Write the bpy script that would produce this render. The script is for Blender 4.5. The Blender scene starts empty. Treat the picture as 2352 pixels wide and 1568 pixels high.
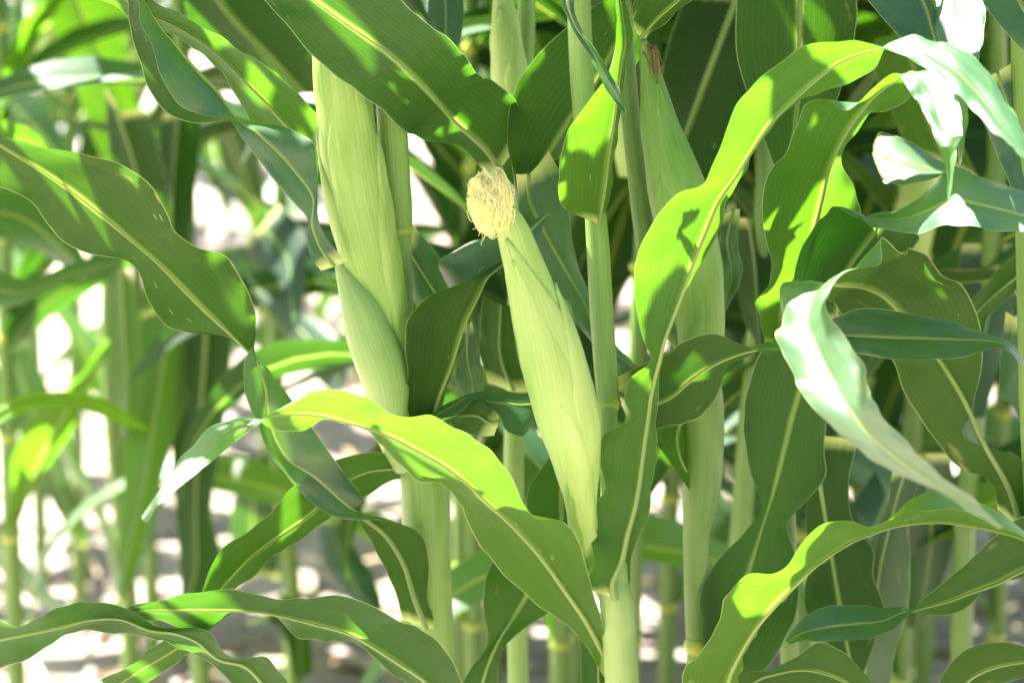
import bpy, math, random
from mathutils import Vector, Matrix, noise
from mathutils.bvhtree import BVHTree

random.seed(7)
scene = bpy.context.scene
COL = scene.collection

# ------------------------------------------------------------------ camera, sky, sun, exposure
PITCH = math.radians(12)
CAM = Vector((0.0, -2.0, 1.375))
LENS = 85.0
cd = bpy.data.cameras.new('camera'); cam = bpy.data.objects.new('camera', cd); COL.objects.link(cam)
cam.location = CAM; cam.rotation_euler = (math.radians(90) - PITCH, 0, 0)
cd.lens = LENS; cd.sensor_width = 36; cd.clip_end = 400; cd.clip_start = 0.05
cd.dof.use_dof = True; cd.dof.focus_distance = 2.0; cd.dof.aperture_fstop = 4.0
scene.camera = cam

S = Vector((-0.44, 0.22, 0.87)).normalized()          # towards the sun
elev = math.asin(S.z); az = math.atan2(S.x, S.y)
w = bpy.data.worlds.new('World'); scene.world = w; w.use_nodes = True
nt = w.node_tree
sky = nt.nodes.new('ShaderNodeTexSky'); sky.sky_type = 'NISHITA'; sky.sun_disc = False
sky.sun_elevation = elev; sky.sun_rotation = az; sky.dust_density = 2.0
nt.links.new(sky.outputs[0], nt.nodes['Background'].inputs[0])
nt.nodes['Background'].inputs[1].default_value = 0.05
sl = bpy.data.lights.new('sun', 'SUN'); sl.energy = 5.0; sl.angle = math.radians(0.53); sl.color = (1, 0.965, 0.90)
so = bpy.data.objects.new('sun', sl); COL.objects.link(so)
so.rotation_euler = S.to_track_quat('Z', 'Y').to_euler()
scene.view_settings.view_transform = 'Standard'; scene.view_settings.look = 'None'
scene.view_settings.exposure = 2.65; scene.view_settings.gamma = 1.0
scene.render.engine = 'CYCLES'
scene.cycles.max_bounces = 10; scene.cycles.transmission_bounces = 6
scene.cycles.sample_clamp_indirect = 6

# ------------------------------------------------------------------ helpers
RW, UP, FW = Vector((1, 0, 0)), Vector((0, math.sin(PITCH), math.cos(PITCH))), Vector((0, math.cos(PITCH), -math.sin(PITCH)))
K = 36 / LENS / 2352
def ray(px, py): return FW + RW * ((px - 1176) * K) + UP * ((784 - py) * K)
def at(px, py, ycm):
    """point of the field seen at that spot of the photograph, ycm centimetres behind the front row"""
    r = ray(px, py); t = (ycm / 100 - CAM.y) / r.y
    return CAM + r * t
def px_size(ycm): return K * (ycm / 100 - CAM.y) / math.cos(PITCH)
def in_view(p, m=0.0):
    d = p - CAM; f = d.dot(FW)
    if f <= 0: return False
    x = d.dot(RW) / f / K + 1176; y = 784 - d.dot(UP) / f / K
    return -m < x < 2352 + m and -m < y < 1568 + m

def tag(o, label=None, cat=None, group=None, kind=None):
    if label: o['label'] = label
    if cat: o['category'] = cat
    if group: o['group'] = group
    if kind: o['kind'] = kind
    return o
WORLD = {}
def link(name, me, parent=None, label=None):
    o = bpy.data.objects.new(name, me); COL.objects.link(o)
    if parent:
        o.parent = parent
        o.matrix_parent_inverse = WORLD.get(parent.name, parent.matrix_basis).inverted()
        WORLD[o.name] = Matrix()
    if label: o['label'] = label
    return o
def mesh(name, vs, fs, uvs=None, mats=None, smooth=True, fm=None):
    me = bpy.data.meshes.new(name); me.from_pydata(vs, [], fs)
    if uvs:
        l = me.uv_layers.new(name='UVMap')
        idx = [0] * len(me.loops); me.loops.foreach_get('vertex_index', idx)
        flat = [c for i in idx for c in uvs[i]]
        l.data.foreach_set('uv', flat)
    for m in mats or []: me.materials.append(m)
    if smooth: me.polygons.foreach_set('use_smooth', [True] * len(me.polygons))
    if fm: me.polygons.foreach_set('material_index', fm)
    me.update(); return me

def spline(pts, n):
    """non-uniform Catmull-Rom through equal-length tuples; n samples"""
    m = len(pts)
    if m == 2: return [tuple(a + (b - a) * i / (n - 1) for a, b in zip(*pts)) for i in range(n)]
    t = [0.0]
    for a, b in zip(pts, pts[1:]):
        t.append(t[-1] + max(1e-5, math.sqrt(sum((q - p) ** 2 for p, q in zip(a, b)))) ** 0.75)
    tan = []
    for i in range(m):
        if i == 0: tan.append([(b - a) / (t[1] - t[0]) for a, b in zip(pts[0], pts[1])])
        elif i == m - 1: tan.append([(b - a) / (t[-1] - t[-2]) for a, b in zip(pts[-2], pts[-1])])
        else:
            h0, h1 = t[i] - t[i-1], t[i+1] - t[i]
            tan.append([((b - a) / h0 * h1 + (c - b) / h1 * h0) / (h0 + h1) for a, b, c in zip(pts[i-1], pts[i], pts[i+1])])
    out = []; k = 0
    for i in range(n):
        x = t[-1] * i / (n - 1)
        while k < m - 2 and x > t[k+1]: k += 1
        h = t[k+1] - t[k]; s = (x - t[k]) / h
        a, b, c, d = 2*s**3 - 3*s**2 + 1, s**3 - 2*s**2 + s, -2*s**3 + 3*s**2, s**3 - s**2
        out.append(tuple(a*p + b*h*u + c*q + d*h*v for p, u, q, v in zip(pts[k], tan[k], pts[k+1], tan[k+1])))
    return out
def lerpk(kn, f):
    if not isinstance(kn, (list, tuple)): return kn
    x = f * (len(kn) - 1); i = min(int(x), len(kn) - 2); return kn[i] + (kn[i+1] - kn[i]) * (x - i)

# ------------------------------------------------------------------ materials
def N(t, k, **kw):
    n = t.nodes.new(k)
    for a, b in kw.items(): setattr(n, a, b)
    return n
def leaf_mat(name, top, under, glow, vein_n=44, gloss=0.46, wax=0.1):
    m = bpy.data.materials.new(name); m.use_nodes = True; t = m.node_tree; L = t.links.new; t.nodes.clear()
    out = N(t, 'ShaderNodeOutputMaterial'); uv = N(t, 'ShaderNodeUVMap'); sep = N(t, 'ShaderNodeSeparateXYZ'); L(uv.outputs[0], sep.inputs[0])
    def M(op, a, b=None, c=None, clamp=False):
        n = N(t, 'ShaderNodeMath', operation=op, use_clamp=clamp)
        for i, v in enumerate((a, b, c)):
            if v is None: continue
            if isinstance(v, (int, float)): n.inputs[i].default_value = v
            else: L(v, n.inputs[i])
        return n.outputs[0]
    def mix(f, a, b):
        n = N(t, 'ShaderNodeMix', data_type='RGBA')
        for s, v in ((0, f), (6, a), (7, b)):
            if isinstance(v, (int, float)): n.inputs[s].default_value = v
            elif isinstance(v, tuple): n.inputs[s].default_value = (*v, 1)
            else: L(v, n.inputs[s])
        return n.outputs[2]
    U, V = sep.outputs[0], sep.outputs[1]
    info = N(t, 'ShaderNodeObjectInfo'); R = info.outputs['Random']
    a = M('ABSOLUTE', M('MULTIPLY_ADD', U, 2, -1))                       # 0 at the midrib, 1 at the edge
    def streak(su, sv, det=2.0):
        c = N(t, 'ShaderNodeCombineXYZ'); L(M('MULTIPLY', U, su), c.inputs[0]); L(M('MULTIPLY', V, sv), c.inputs[1]); L(M('MULTIPLY', R, 37.0), c.inputs[2])
        n = N(t, 'ShaderNodeTexNoise'); n.inputs['Scale'].default_value = 1; n.inputs['Detail'].default_value = det; L(c.outputs[0], n.inputs['Vector']); return n.outputs[0]
    wob = streak(4, 6)
    ve = M('SINE', M('MULTIPLY', M('MULTIPLY_ADD', wob, 0.02, U), math.pi * vein_n))
    vein = M('POWER', M('MAXIMUM', ve, 0.0), 6.0)                         # narrow pale veins
    fine = streak(150, 5, 3)
    broad = streak(9, 5, 3)
    patch = streak(3, 9, 4)
    # narrow pale healed scratches and specks, running along the leaf
    c2 = N(t, 'ShaderNodeCombineXYZ'); L(M('MULTIPLY', U, 50.0), c2.inputs[0]); L(M('MULTIPLY', V, 38.0), c2.inputs[1]); L(M('MULTIPLY', R, 91.0), c2.inputs[2])
    vo = N(t, 'ShaderNodeTexVoronoi'); vo.inputs['Scale'].default_value = 1; L(c2.outputs[0], vo.inputs['Vector'])
    keep = M('GREATER_THAN', patch, 0.63)
    speck = M('MULTIPLY', M('LESS_THAN', vo.outputs['Distance'], M('MULTIPLY', M('MULTIPLY', patch, 0.24), M('POWER', R, 0.7))), keep)
    geo = N(t, 'ShaderNodeNewGeometry')
    rc = M('MULTIPLY_ADD', R, 0.5, 0.75)
    def tone(c):
        d = tuple(x * 0.72 for x in c); e = (min(1, c[0] * 1.45), c[1] * 1.18, c[2] * 1.0)
        k = mix(broad, d, e)
        k2 = mix(M('MULTIPLY', M('SUBTRACT', patch, 0.45, clamp=True), 1.2), k, (c[0] * 1.3, c[1] * 1.1, c[2] * 0.8))
        return mix(M('MULTIPLY', fine, 0.35), k2, tuple(x * 0.55 for x in c))
    ct, cu = tone(top), tone(under)
    base = mix(geo.outputs['Backfacing'], ct, cu)
    base = mix(M('MULTIPLY', vein, 0.22), base, (under[0] * 2.2, under[1] * 1.9, under[2] * 1.6))
    rib = M('SUBTRACT', 1.0, M('SMOOTH_MIN', M('DIVIDE', a, 0.085), 1.0, 0.3), clamp=True)
    base = mix(M('MULTIPLY', rib, 0.8), base, (0.20, 0.30, 0.08))
    edge = M('GREATER_THAN', a, 0.982)
    base = mix(M('MULTIPLY', edge, 0.5), base, (0.42, 0.46, 0.26))
    base = mix(speck, base, (0.48, 0.46, 0.28))
    hv = mix(R, (0.82, 1.0, 0.98), (1.15, 1.05, 0.70))
    mm = N(t, 'ShaderNodeMix', data_type='RGBA', blend_type='MULTIPLY'); mm.inputs[0].default_value = 1; L(base, mm.inputs[6]); L(hv, mm.inputs[7]); base = mm.outputs[2]
    foot = M('SUBTRACT', 1.0, M('DIVIDE', M('MULTIPLY_ADD', broad, -0.006, V), 0.011), clamp=True)
    base = mix(foot, base, (0.46, 0.50, 0.17))
    dry = M('MULTIPLY', M('SUBTRACT', streak(5, 16, 5), 0.665, clamp=True), M('MULTIPLY', M('POWER', a, 3.0), 14.0), clamp=True)
    base = mix(dry, base, (0.30, 0.24, 0.10))
    gl = mix(broad, tuple(x * 0.8 for x in glow), (min(1, glow[0] * 1.35), min(1, glow[1] * 1.1), glow[2]))
    gl = mix(M('MULTIPLY', vein, 0.35), gl, (min(1, glow[0] * 1.9), min(1, glow[1] * 1.3), glow[2] * 4))
    gl = mix(M('MULTIPLY', fine, 0.25), gl, tuple(x * 0.6 for x in glow))
    gl = mix(rib, gl, (0.30, 0.36, 0.06)); gl = mix(foot, gl, (0.22, 0.24, 0.06))
    bs = N(t, 'ShaderNodeBump'); bs.inputs['Strength'].default_value = 0.22; bs.inputs['Distance'].default_value = 0.0012
    puck = N(t, 'ShaderNodeTexNoise'); puck.inputs['Scale'].default_value = 1
    c3 = N(t, 'ShaderNodeCombineXYZ'); L(M('MULTIPLY', U, 7.0), c3.inputs[0]); L(M('MULTIPLY', V, 60.0), c3.inputs[1]); L(puck.outputs[0], c3.inputs[2])
    puck2 = N(t, 'ShaderNodeTexNoise'); puck2.inputs['Scale'].default_value = 1; puck2.inputs['Detail'].default_value = 1
    c4 = N(t, 'ShaderNodeCombineXYZ'); L(M('MULTIPLY', U, 7.0), c4.inputs[0]); L(M('MULTIPLY', V, 60.0), c4.inputs[1]); L(M('MULTIPLY', R, 5.0), c4.inputs[2]); L(c4.outputs[0], puck2.inputs['Vector'])
    h = M('ADD', M('ADD', M('MULTIPLY', vein, 0.5), M('MULTIPLY', fine, 0.5)), M('MULTIPLY', puck2.outputs[0], M('MULTIPLY', M('POWER', a, 2.0), 1.2)))
    L(h, bs.inputs['Height'])
    p = N(t, 'ShaderNodeBsdfPrincipled'); L(base, p.inputs['Base Color']); L(bs.outputs[0], p.inputs['Normal'])
    L(M('MULTIPLY_ADD', geo.outputs['Backfacing'], 0.12, M('MULTIPLY_ADD', broad, 0.12, gloss - 0.06)), p.inputs['Roughness'])
    L(M('MULTIPLY_ADD', geo.outputs['Backfacing'], -0.45, 0.7), p.inputs['Specular IOR Level'])
    L(M('MULTIPLY_ADD', geo.outputs['Backfacing'], -wax, wax), p.inputs['Coat Weight']); p.inputs['Coat Roughness'].default_value = 0.52
    tr = N(t, 'ShaderNodeBsdfTranslucent'); L(gl, tr.inputs['Color']); L(bs.outputs[0], tr.inputs['Normal'])
    ms = N(t, 'ShaderNodeAddShader'); L(p.outputs[0], ms.inputs[0]); L(tr.outputs[0], ms.inputs[1]); L(ms.outputs[0], out.inputs[0])
    return m
LEAF = leaf_mat('maize leaf', (0.020, 0.074, 0.036), (0.022, 0.066, 0.009), (0.026, 0.092, 0.003))
LEAF_LIT = leaf_mat('sunlit maize leaf', (0.024, 0.084, 0.036), (0.034, 0.088, 0.010), (0.066, 0.20, 0.005), wax=0.7)  # sun glow put into the colour: lighter, more translucent leaf copy
LEAF_GLARE = leaf_mat('waxy sun-glare maize leaf', (0.034, 0.105, 0.060), (0.024, 0.066, 0.011), (0.030, 0.10, 0.003), wax=1.0)  # paler top and heavy coat put white sun glare into the leaf

LEAF_SHADE = leaf_mat('shaded maize leaf', (0.014, 0.052, 0.026), (0.016, 0.046, 0.007), (0.018, 0.072, 0.002), gloss=0.52)  # darker leaf copy: shade behind the front leaves put into its colour
def stem_mat(name, c1, c2, c3, rough=0.42, n=75, trans=(0.0, 0.0, 0.0), veinamt=0.5):
    m = bpy.data.materials.new(name); m.use_nodes = True; t = m.node_tree; L = t.links.new
    p = t.nodes['Principled BSDF']; uv = N(t, 'ShaderNodeUVMap'); mp = N(t, 'ShaderNodeMapping'); L(uv.outputs[0], mp.inputs[0])
    mp.inputs['Scale'].default_value = (n, 9, 1)
    no = N(t, 'ShaderNodeTexNoise'); no.inputs['Scale'].default_value = 1; no.inputs['Detail'].default_value = 4; L(mp.outputs[0], no.inputs['Vector'])
    mp2 = N(t, 'ShaderNodeMapping'); mp2.inputs['Scale'].default_value = (5, 14, 1); L(uv.outputs[0], mp2.inputs[0])
    n2 = N(t, 'ShaderNodeTexNoise'); n2.inputs['Scale'].default_value = 1; n2.inputs['Detail'].default_value = 5; L(mp2.outputs[0], n2.inputs['Vector'])
    r1 = N(t, 'ShaderNodeValToRGB'); r1.color_ramp.elements[0].color = (*c1, 1); r1.color_ramp.elements[1].color = (*c2, 1)
    r1.color_ramp.elements[0].position = 0.32; r1.color_ramp.elements[1].position = 0.68; L(n2.outputs[0], r1.inputs[0])
    mx = N(t, 'ShaderNodeMix', data_type='RGBA'); r2 = N(t, 'ShaderNodeMapRange'); r2.inputs[1].default_value = 0.45; r2.inputs[2].default_value = 0.75; r2.inputs[4].default_value = veinamt
    L(no.outputs[0], r2.inputs[0]); L(r2.outputs[0], mx.inputs[0]); L(r1.outputs[0], mx.inputs[6]); mx.inputs[7].default_value = (*c3, 1)
    L(mx.outputs[2], p.inputs['Base Color']); p.inputs['Roughness'].default_value = rough
    b = N(t, 'ShaderNodeBump'); b.inputs['Strength'].default_value = 0.6; b.inputs['Distance'].default_value = 0.0014; L(no.outputs[0], b.inputs['Height']); L(b.outputs[0], p.inputs['Normal'])
    if sum(trans) > 0:
        tr = N(t, 'ShaderNodeBsdfTranslucent'); tr.inputs[0].default_value = (*trans, 1)
        ad = N(t, 'ShaderNodeAddShader'); L(p.outputs[0], ad.inputs[0]); L(tr.outputs[0], ad.inputs[1]); L(ad.outputs[0], t.nodes['Material Output'].inputs[0])
    return m
STALK = stem_mat('stalk green', (0.17, 0.33, 0.05), (0.26, 0.42, 0.085), (0.32, 0.47, 0.15))
SHEATH = stem_mat('sheath green', (0.25, 0.40, 0.10), (0.36, 0.50, 0.15), (0.44, 0.56, 0.22), trans=(0.05, 0.09, 0.01))
HUSK = stem_mat('husk pale green', (0.33, 0.50, 0.10), (0.45, 0.59, 0.17), (0.62, 0.70, 0.30), rough=0.45, n=80, trans=(0.12, 0.15, 0.02), veinamt=0.42)
HUSKG = stem_mat('husk green', (0.22, 0.40, 0.055), (0.36, 0.51, 0.11), (0.48, 0.60, 0.22), rough=0.45, n=80, trans=(0.08, 0.12, 0.015), veinamt=0.42)
NODE = stem_mat('node yellow green', (0.36, 0.44, 0.04), (0.48, 0.52, 0.07), (0.40, 0.42, 0.12), n=8)
RIB = stem_mat('midrib pale', (0.16, 0.26, 0.05), (0.24, 0.33, 0.08), (0.32, 0.40, 0.13), n=6, trans=(0.10, 0.13, 0.02))
COLLAR = stem_mat('collar cream', (0.46, 0.48, 0.16), (0.60, 0.60, 0.30), (0.6, 0.6, 0.35), n=8, trans=(0.1, 0.1, 0.02))
HUSKC = stem_mat('husk deep green', (0.14, 0.30, 0.035), (0.22, 0.38, 0.06), (0.30, 0.44, 0.12), rough=0.45, n=80, trans=(0.05, 0.09, 0.01), veinamt=0.42)
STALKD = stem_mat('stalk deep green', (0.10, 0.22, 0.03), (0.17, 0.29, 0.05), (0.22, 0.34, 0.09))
SILK = stem_mat('silk cream', (0.74, 0.70, 0.36), (0.90, 0.87, 0.55), (0.95, 0.92, 0.66), rough=0.4, n=2, trans=(0.42, 0.40, 0.20))
SILKB = stem_mat('silk brown', (0.22, 0.15, 0.05), (0.38, 0.29, 0.10), (0.4, 0.33, 0.15), rough=0.5, n=2)

def soil_mat():
    m = bpy.data.materials.new('dry soil'); m.use_nodes = True; t = m.node_tree; L = t.links.new; p = t.nodes['Principled BSDF']
    g = N(t, 'ShaderNodeNewGeometry'); n1 = N(t, 'ShaderNodeTexNoise'); n1.inputs['Scale'].default_value = 2.2; n1.inputs['Detail'].default_value = 8; L(g.outputs['Position'], n1.inputs['Vector'])
    n2 = N(t, 'ShaderNodeTexNoise'); n2.inputs['Scale'].default_value = 40; n2.inputs['Detail'].default_value = 6; L(g.outputs['Position'], n2.inputs['Vector'])
    r = N(t, 'ShaderNodeValToRGB'); r.color_ramp.elements[0].color = (0.36, 0.29, 0.24, 1); r.color_ramp.elements[1].color = (0.50, 0.42, 0.36, 1)
    r.color_ramp.elements[0].position = 0.35; r.color_ramp.elements[1].position = 0.62; L(n1.outputs[0], r.inputs[0])
    mx = N(t, 'ShaderNodeMix', data_type='RGBA', blend_type='MULTIPLY'); mx.inputs[0].default_value = 0.5; L(r.outputs[0], mx.inputs[6]); 
    r2 = N(t, 'ShaderNodeMapRange'); r2.inputs[1].default_value = 0.3; r2.inputs[2].default_value = 0.7; r2.inputs[3].default_value = 0.6; L(n2.outputs[0], r2.inputs[0]); L(r2.outputs[0], mx.inputs[7])
    L(mx.outputs[2], p.inputs['Base Color']); p.inputs['Roughness'].default_value = 0.95
    b = N(t, 'ShaderNodeBump'); b.inputs['Strength'].default_value = 0.6; b.inputs['Distance'].default_value = 0.02; L(n2.outputs[0], b.inputs['Height']); L(b.outputs[0], p.inputs['Normal'])
    return m
SOIL = soil_mat()

# ------------------------------------------------------------------ ground
def ground():
    nx, ny = 130, 150; vs, fs = [], []
    for j in range(ny + 1):
        f = j / ny; y = -6 + 12 * f + 190 * f ** 6
        for i in range(nx + 1):
            g = i / nx * 2 - 1; x = g * 7 + g ** 5 * 120
            fade = 1 / (1 + (max(0, abs(x) - 6) + max(0, y - 8)) * 0.3)
            z = (noise.noise(Vector((x * 3, y * 3, 0))) * 0.03 + noise.noise(Vector((x * 11, y * 11, 3))) * 0.012) * fade
            vs.append((x, y, z - 0.02))
    for j in range(ny):
        for i in range(nx):
            a = j * (nx + 1) + i; fs.append((a, a + 1, a + nx + 2, a + nx + 1))
    tag(link('ground', mesh('ground', vs, fs, mats=[SOIL])), 'pale dry sunlit soil between the maize rows', kind='structure')
ground()

def clods():
    rnd = random.Random(4); vs, fs = [], []
    t = (1 + 5 ** .5) / 2
    ico = [Vector(v).normalized() for v in ((-1,t,0),(1,t,0),(-1,-t,0),(1,-t,0),(0,-1,t),(0,1,t),(0,-1,-t),(0,1,-t),(t,0,-1),(t,0,1),(-t,0,-1),(-t,0,1))]
    fi = [(0,11,5),(0,5,1),(0,1,7),(0,7,10),(0,10,11),(1,5,9),(5,11,4),(11,10,2),(10,7,6),(7,1,8),(3,9,4),(3,4,2),(3,2,6),(3,6,8),(3,8,9),(4,9,5),(2,4,11),(6,2,10),(8,6,7),(9,8,1)]
    for q in range(2200):
        y = 1.0 + 7 * rnd.random() ** 1.5; hw = (y + 2) * 0.24; x = rnd.uniform(-hw, hw); r = 0.005 + 0.018 * rnd.random() ** 3; b = len(vs); sx, sy, sz = rnd.uniform(.7, 1.3), rnd.uniform(.7, 1.3), rnd.uniform(.5, .9)
        for v in ico:
            k = r * rnd.uniform(0.75, 1.2); vs.append((x + v.x * k * sx, y + v.y * k * sy, v.z * k * sz - 0.012 + r * 0.3))
        fs += [tuple(b + i for i in f) for f in fi]
    tag(link('soil_clods', mesh('soil_clods', vs, fs, mats=[SOIL], smooth=False)), 'crumbly pale soil clods scattered between the plants', 'soil clods', kind='stuff')
    m = stem_mat('dry straw', (0.30, 0.21, 0.11), (0.42, 0.33, 0.19), (0.5, 0.42, 0.28), n=10); vs, fs, uv = [], [], []
    for q in range(420):
        y = 1.0 + 6 * rnd.random() ** 1.4; hw = (y + 2) * 0.24; x = rnd.uniform(-hw, hw); a = rnd.uniform(0, 6.28); ln = rnd.uniform(0.08, 0.35); w_ = rnd.uniform(0.008, 0.028); cv = rnd.uniform(-1.5, 1.5); b = len(vs); n = 9
        px, py = x, y
        for i in range(n):
            f = i / (n - 1); aa = a + cv * f; px += math.cos(aa) * ln / n; py += math.sin(aa) * ln / n; ww = w_ * math.sin(math.pi * (0.08 + 0.9 * f)); h = 0.012 + 0.035 * math.sin(f * 3.1) * abs(math.sin(q)); nx_, ny_ = -math.sin(aa), math.cos(aa)
            for k in (-1, 0, 1): vs.append((px + nx_ * ww * k, py + ny_ * ww * k, h + (0.008 * abs(k)))); uv.append((0.5 + k * 0.5, f))
        for i in range(n - 1):
            for k in (0, 1): c = b + i * 3 + k; fs.append((c, c + 1, c + 4, c + 3))
    tag(link('leaf_litter', mesh('leaf_litter', vs, fs, uv, [m])), 'dead straw coloured maize leaves lying on the soil', 'leaf litter', kind='stuff')

# ------------------------------------------------------------------ builders
def tube(path, rad, sides=16, mat=None, name='stalk', squash=1.0, ridge=0.0, ridge_n=30, cap=True):
    """path of Vectors, radii; uv x round, y in metres along"""
    vs, fs, uvs = [], [], []; n = len(path); L = 0; nrm = None
    for i in range(n):
        tg = (path[min(i + 1, n - 1)] - path[max(i - 1, 0)]).normalized()
        if nrm is None:
            nrm = Vector((1, 0, 0)); nrm = (nrm - tg * nrm.dot(tg)).normalized()
        else: nrm = (nrm - tg * nrm.dot(tg)).normalized()
        bi = tg.cross(nrm)
        if i: L += (path[i] - path[i-1]).length
        for k in range(sides + 1):
            a = 2 * math.pi * k / sides
            r = rad[i] * (1 + ridge * math.cos(ridge_n * a))
            vs.append(path[i] + nrm * (math.cos(a) * r) + bi * (math.sin(a) * r * squash)); uvs.append((k / sides, L))
    for i in range(n - 1):
        for k in range(sides):
            a = i * (sides + 1) + k; fs.append((a, a + 1, a + sides + 2, a + sides + 1))
    if cap:
        fs.append(tuple(range(sides - 1, -1, -1))); fs.append(tuple((n - 1) * (sides + 1) + k for k in range(sides)))
    return mesh(name, vs, fs, uvs, [mat] if mat else None)

def leaf_mesh(rows, name='leaf', cols=14, mat=None, bulge=0.10, crinkle=0.0, seed=0):
    """rows: list of (A, M, B, t) Vectors; the upper face has A on the left of the way to the tip"""
    vs, fs, uvs = [], [], []; n = len(rows); L = 0; pm = None
    h = cols // 2
    for i, (A, M_, B) in enumerate(rows):
        if pm is not None: L += (M_ - pm).length
        pm = M_
        Mn = rows[min(i + 1, n - 1)][1]; Mp = rows[max(i - 1, 0)][1]; tg = (Mn - Mp)
        tg = tg.normalized() if tg.length > 1e-9 else Vector((0, 0, 1))
        for j in range(cols + 1):
            u = j / cols * 2 - 1; E = A if u < 0 else B; a = abs(u); hw = (E - M_).length
            P = M_ + (E - M_) * a
            side = (M_ - A) if u < 0 else (B - M_)
            nn = side.cross(tg)                                  # top-side normal
            if nn.length > 1e-9: nn.normalize()
            P = P + nn * (bulge * hw * 4 * a * (1 - a) * 0.5)
            if crinkle: P = P + nn * crinkle * a * a * noise.noise(Vector((L * 55, u * 4, seed * 7.3))) 
            vs.append(P); uvs.append((j / cols, L))
    for i in range(n - 1):
        for j in range(cols):
            a = i * (cols + 1) + j; fs.append((a, a + 1, a + cols + 2, a + cols + 1))
    return mesh(name, vs, fs, uvs, [mat])

BVH_SRC = []
def add_leaf(plant, rows, r0=0.0034, mat=LEAF, label=None, crinkle=0.0, seed=0, bulge=0.1, cols=14, rib=True):
    me = leaf_mesh(rows, mat=mat, crinkle=crinkle, seed=seed, bulge=bulge, cols=cols)
    o = link('leaf', me, plant, label)
    if rib:
        n = len(rows); path, rad = [], []
        for i, (A, M_, B) in enumerate(rows):
            tg = rows[min(i + 1, n - 1)][1] - rows[max(i - 1, 0)][1]
            nn = ((M_ - A) + (B - M_)).cross(tg)
            nn = nn.normalized() if nn.length > 1e-9 else Vector((0, 0, 1))
            w_ = (A - M_).length + (B - M_).length
            r = 0.68 * min(r0 * (1 - 0.88 * (i / (n - 1)) ** 0.6), 0.03 + w_ * 0.10)
            path.append(M_ - nn * r * 0.35); rad.append(max(r, 0.0002))
        link('midrib', tube(path, rad, 6, RIB, 'midrib'), o)
    BVH_SRC.append(me); return o

def traced(plant, zs, ta, tb, data, label=None, mat=LEAF, seed=0, flip=False, ruf=0.35, crinkle=0.0032, r0=0.0032, bulge=0.12):
    st = [tuple(float(v) for v in s.split(',')) for s in data.split(';')]
    m = len(st); pts = []
    for i, (ax, ay, mx, my, bx, by) in enumerate(st):
        f = i / (m - 1); z = lerpk(zs, f)
        za = z + lerpk(ta, f) + math.sin(i * 2.1 + seed) * ruf; zb = z + lerpk(tb, f) + math.sin(i * 1.9 + seed * 2.3 + 1) * ruf
        e1, e2 = at(ax, ay, za), at(bx, by, zb)
        if flip: e1, e2 = e2, e1
        pts.append((*e1, *at(mx, my, z), *e2))
    n = max(30, m * 8)
    rows = [(Vector(p[0:3]), Vector(p[3:6]), Vector(p[6:9])) for p in spline(pts, n)]
    return add_leaf(plant, rows, r0=r0, mat=mat, label=label, crinkle=crinkle, seed=seed, bulge=bulge)

def stalk_part(plant, data, y, mat=STALK, nodes=(), label=None, name='stalk', sides=20, ext=None):
    """data: 'px,py,width_px;...' traced along the stalk, y in cm (number or knots)"""
    st = [tuple(float(v) for v in s.split(',')) for s in data.split(';')]
    m = len(st); pts = []
    for i, (x, yy, wd) in enumerate(st):
        z = lerpk(y, i / (m - 1)); p = at(x, yy, z); pts.append((*p, wd * px_size(z) / 2))
    if ext: pts = [tuple(e) for e in ext[0]] + pts + [tuple(e) for e in ext[1]]
    sm = spline(pts, len(pts) * 7)
    o = link(name, tube([Vector(p[:3]) for p in sm], [max(0.0005, p[3]) for p in sm], sides, mat, name, ridge=0.006, ridge_n=sides // 2), plant, label); BVH_SRC.append(o.data)
    for (x, yy, wd, z) in nodes:
        c = at(x, yy, z); r = wd * px_size(z) / 2
        pr = [(-0.0075, 0.93), (-0.0045, 0.99), (-0.003, 1.10), (0, 1.14), (0.003, 1.10), (0.0045, 0.99), (0.007, 0.93)]
        link('node', tube([c + Vector((0, 0, a)) for a, _ in pr], [r * b for _, b in pr], 24, NODE, 'node'), o)
    return o

def plant_root(x, y, label, group=None):
    o = bpy.data.objects.new('maize_plant', None); COL.objects.link(o); o.location = (x, y, 0)
    o.empty_display_size = 0.1
    tag(o, label, 'maize plant', group); return o

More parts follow.
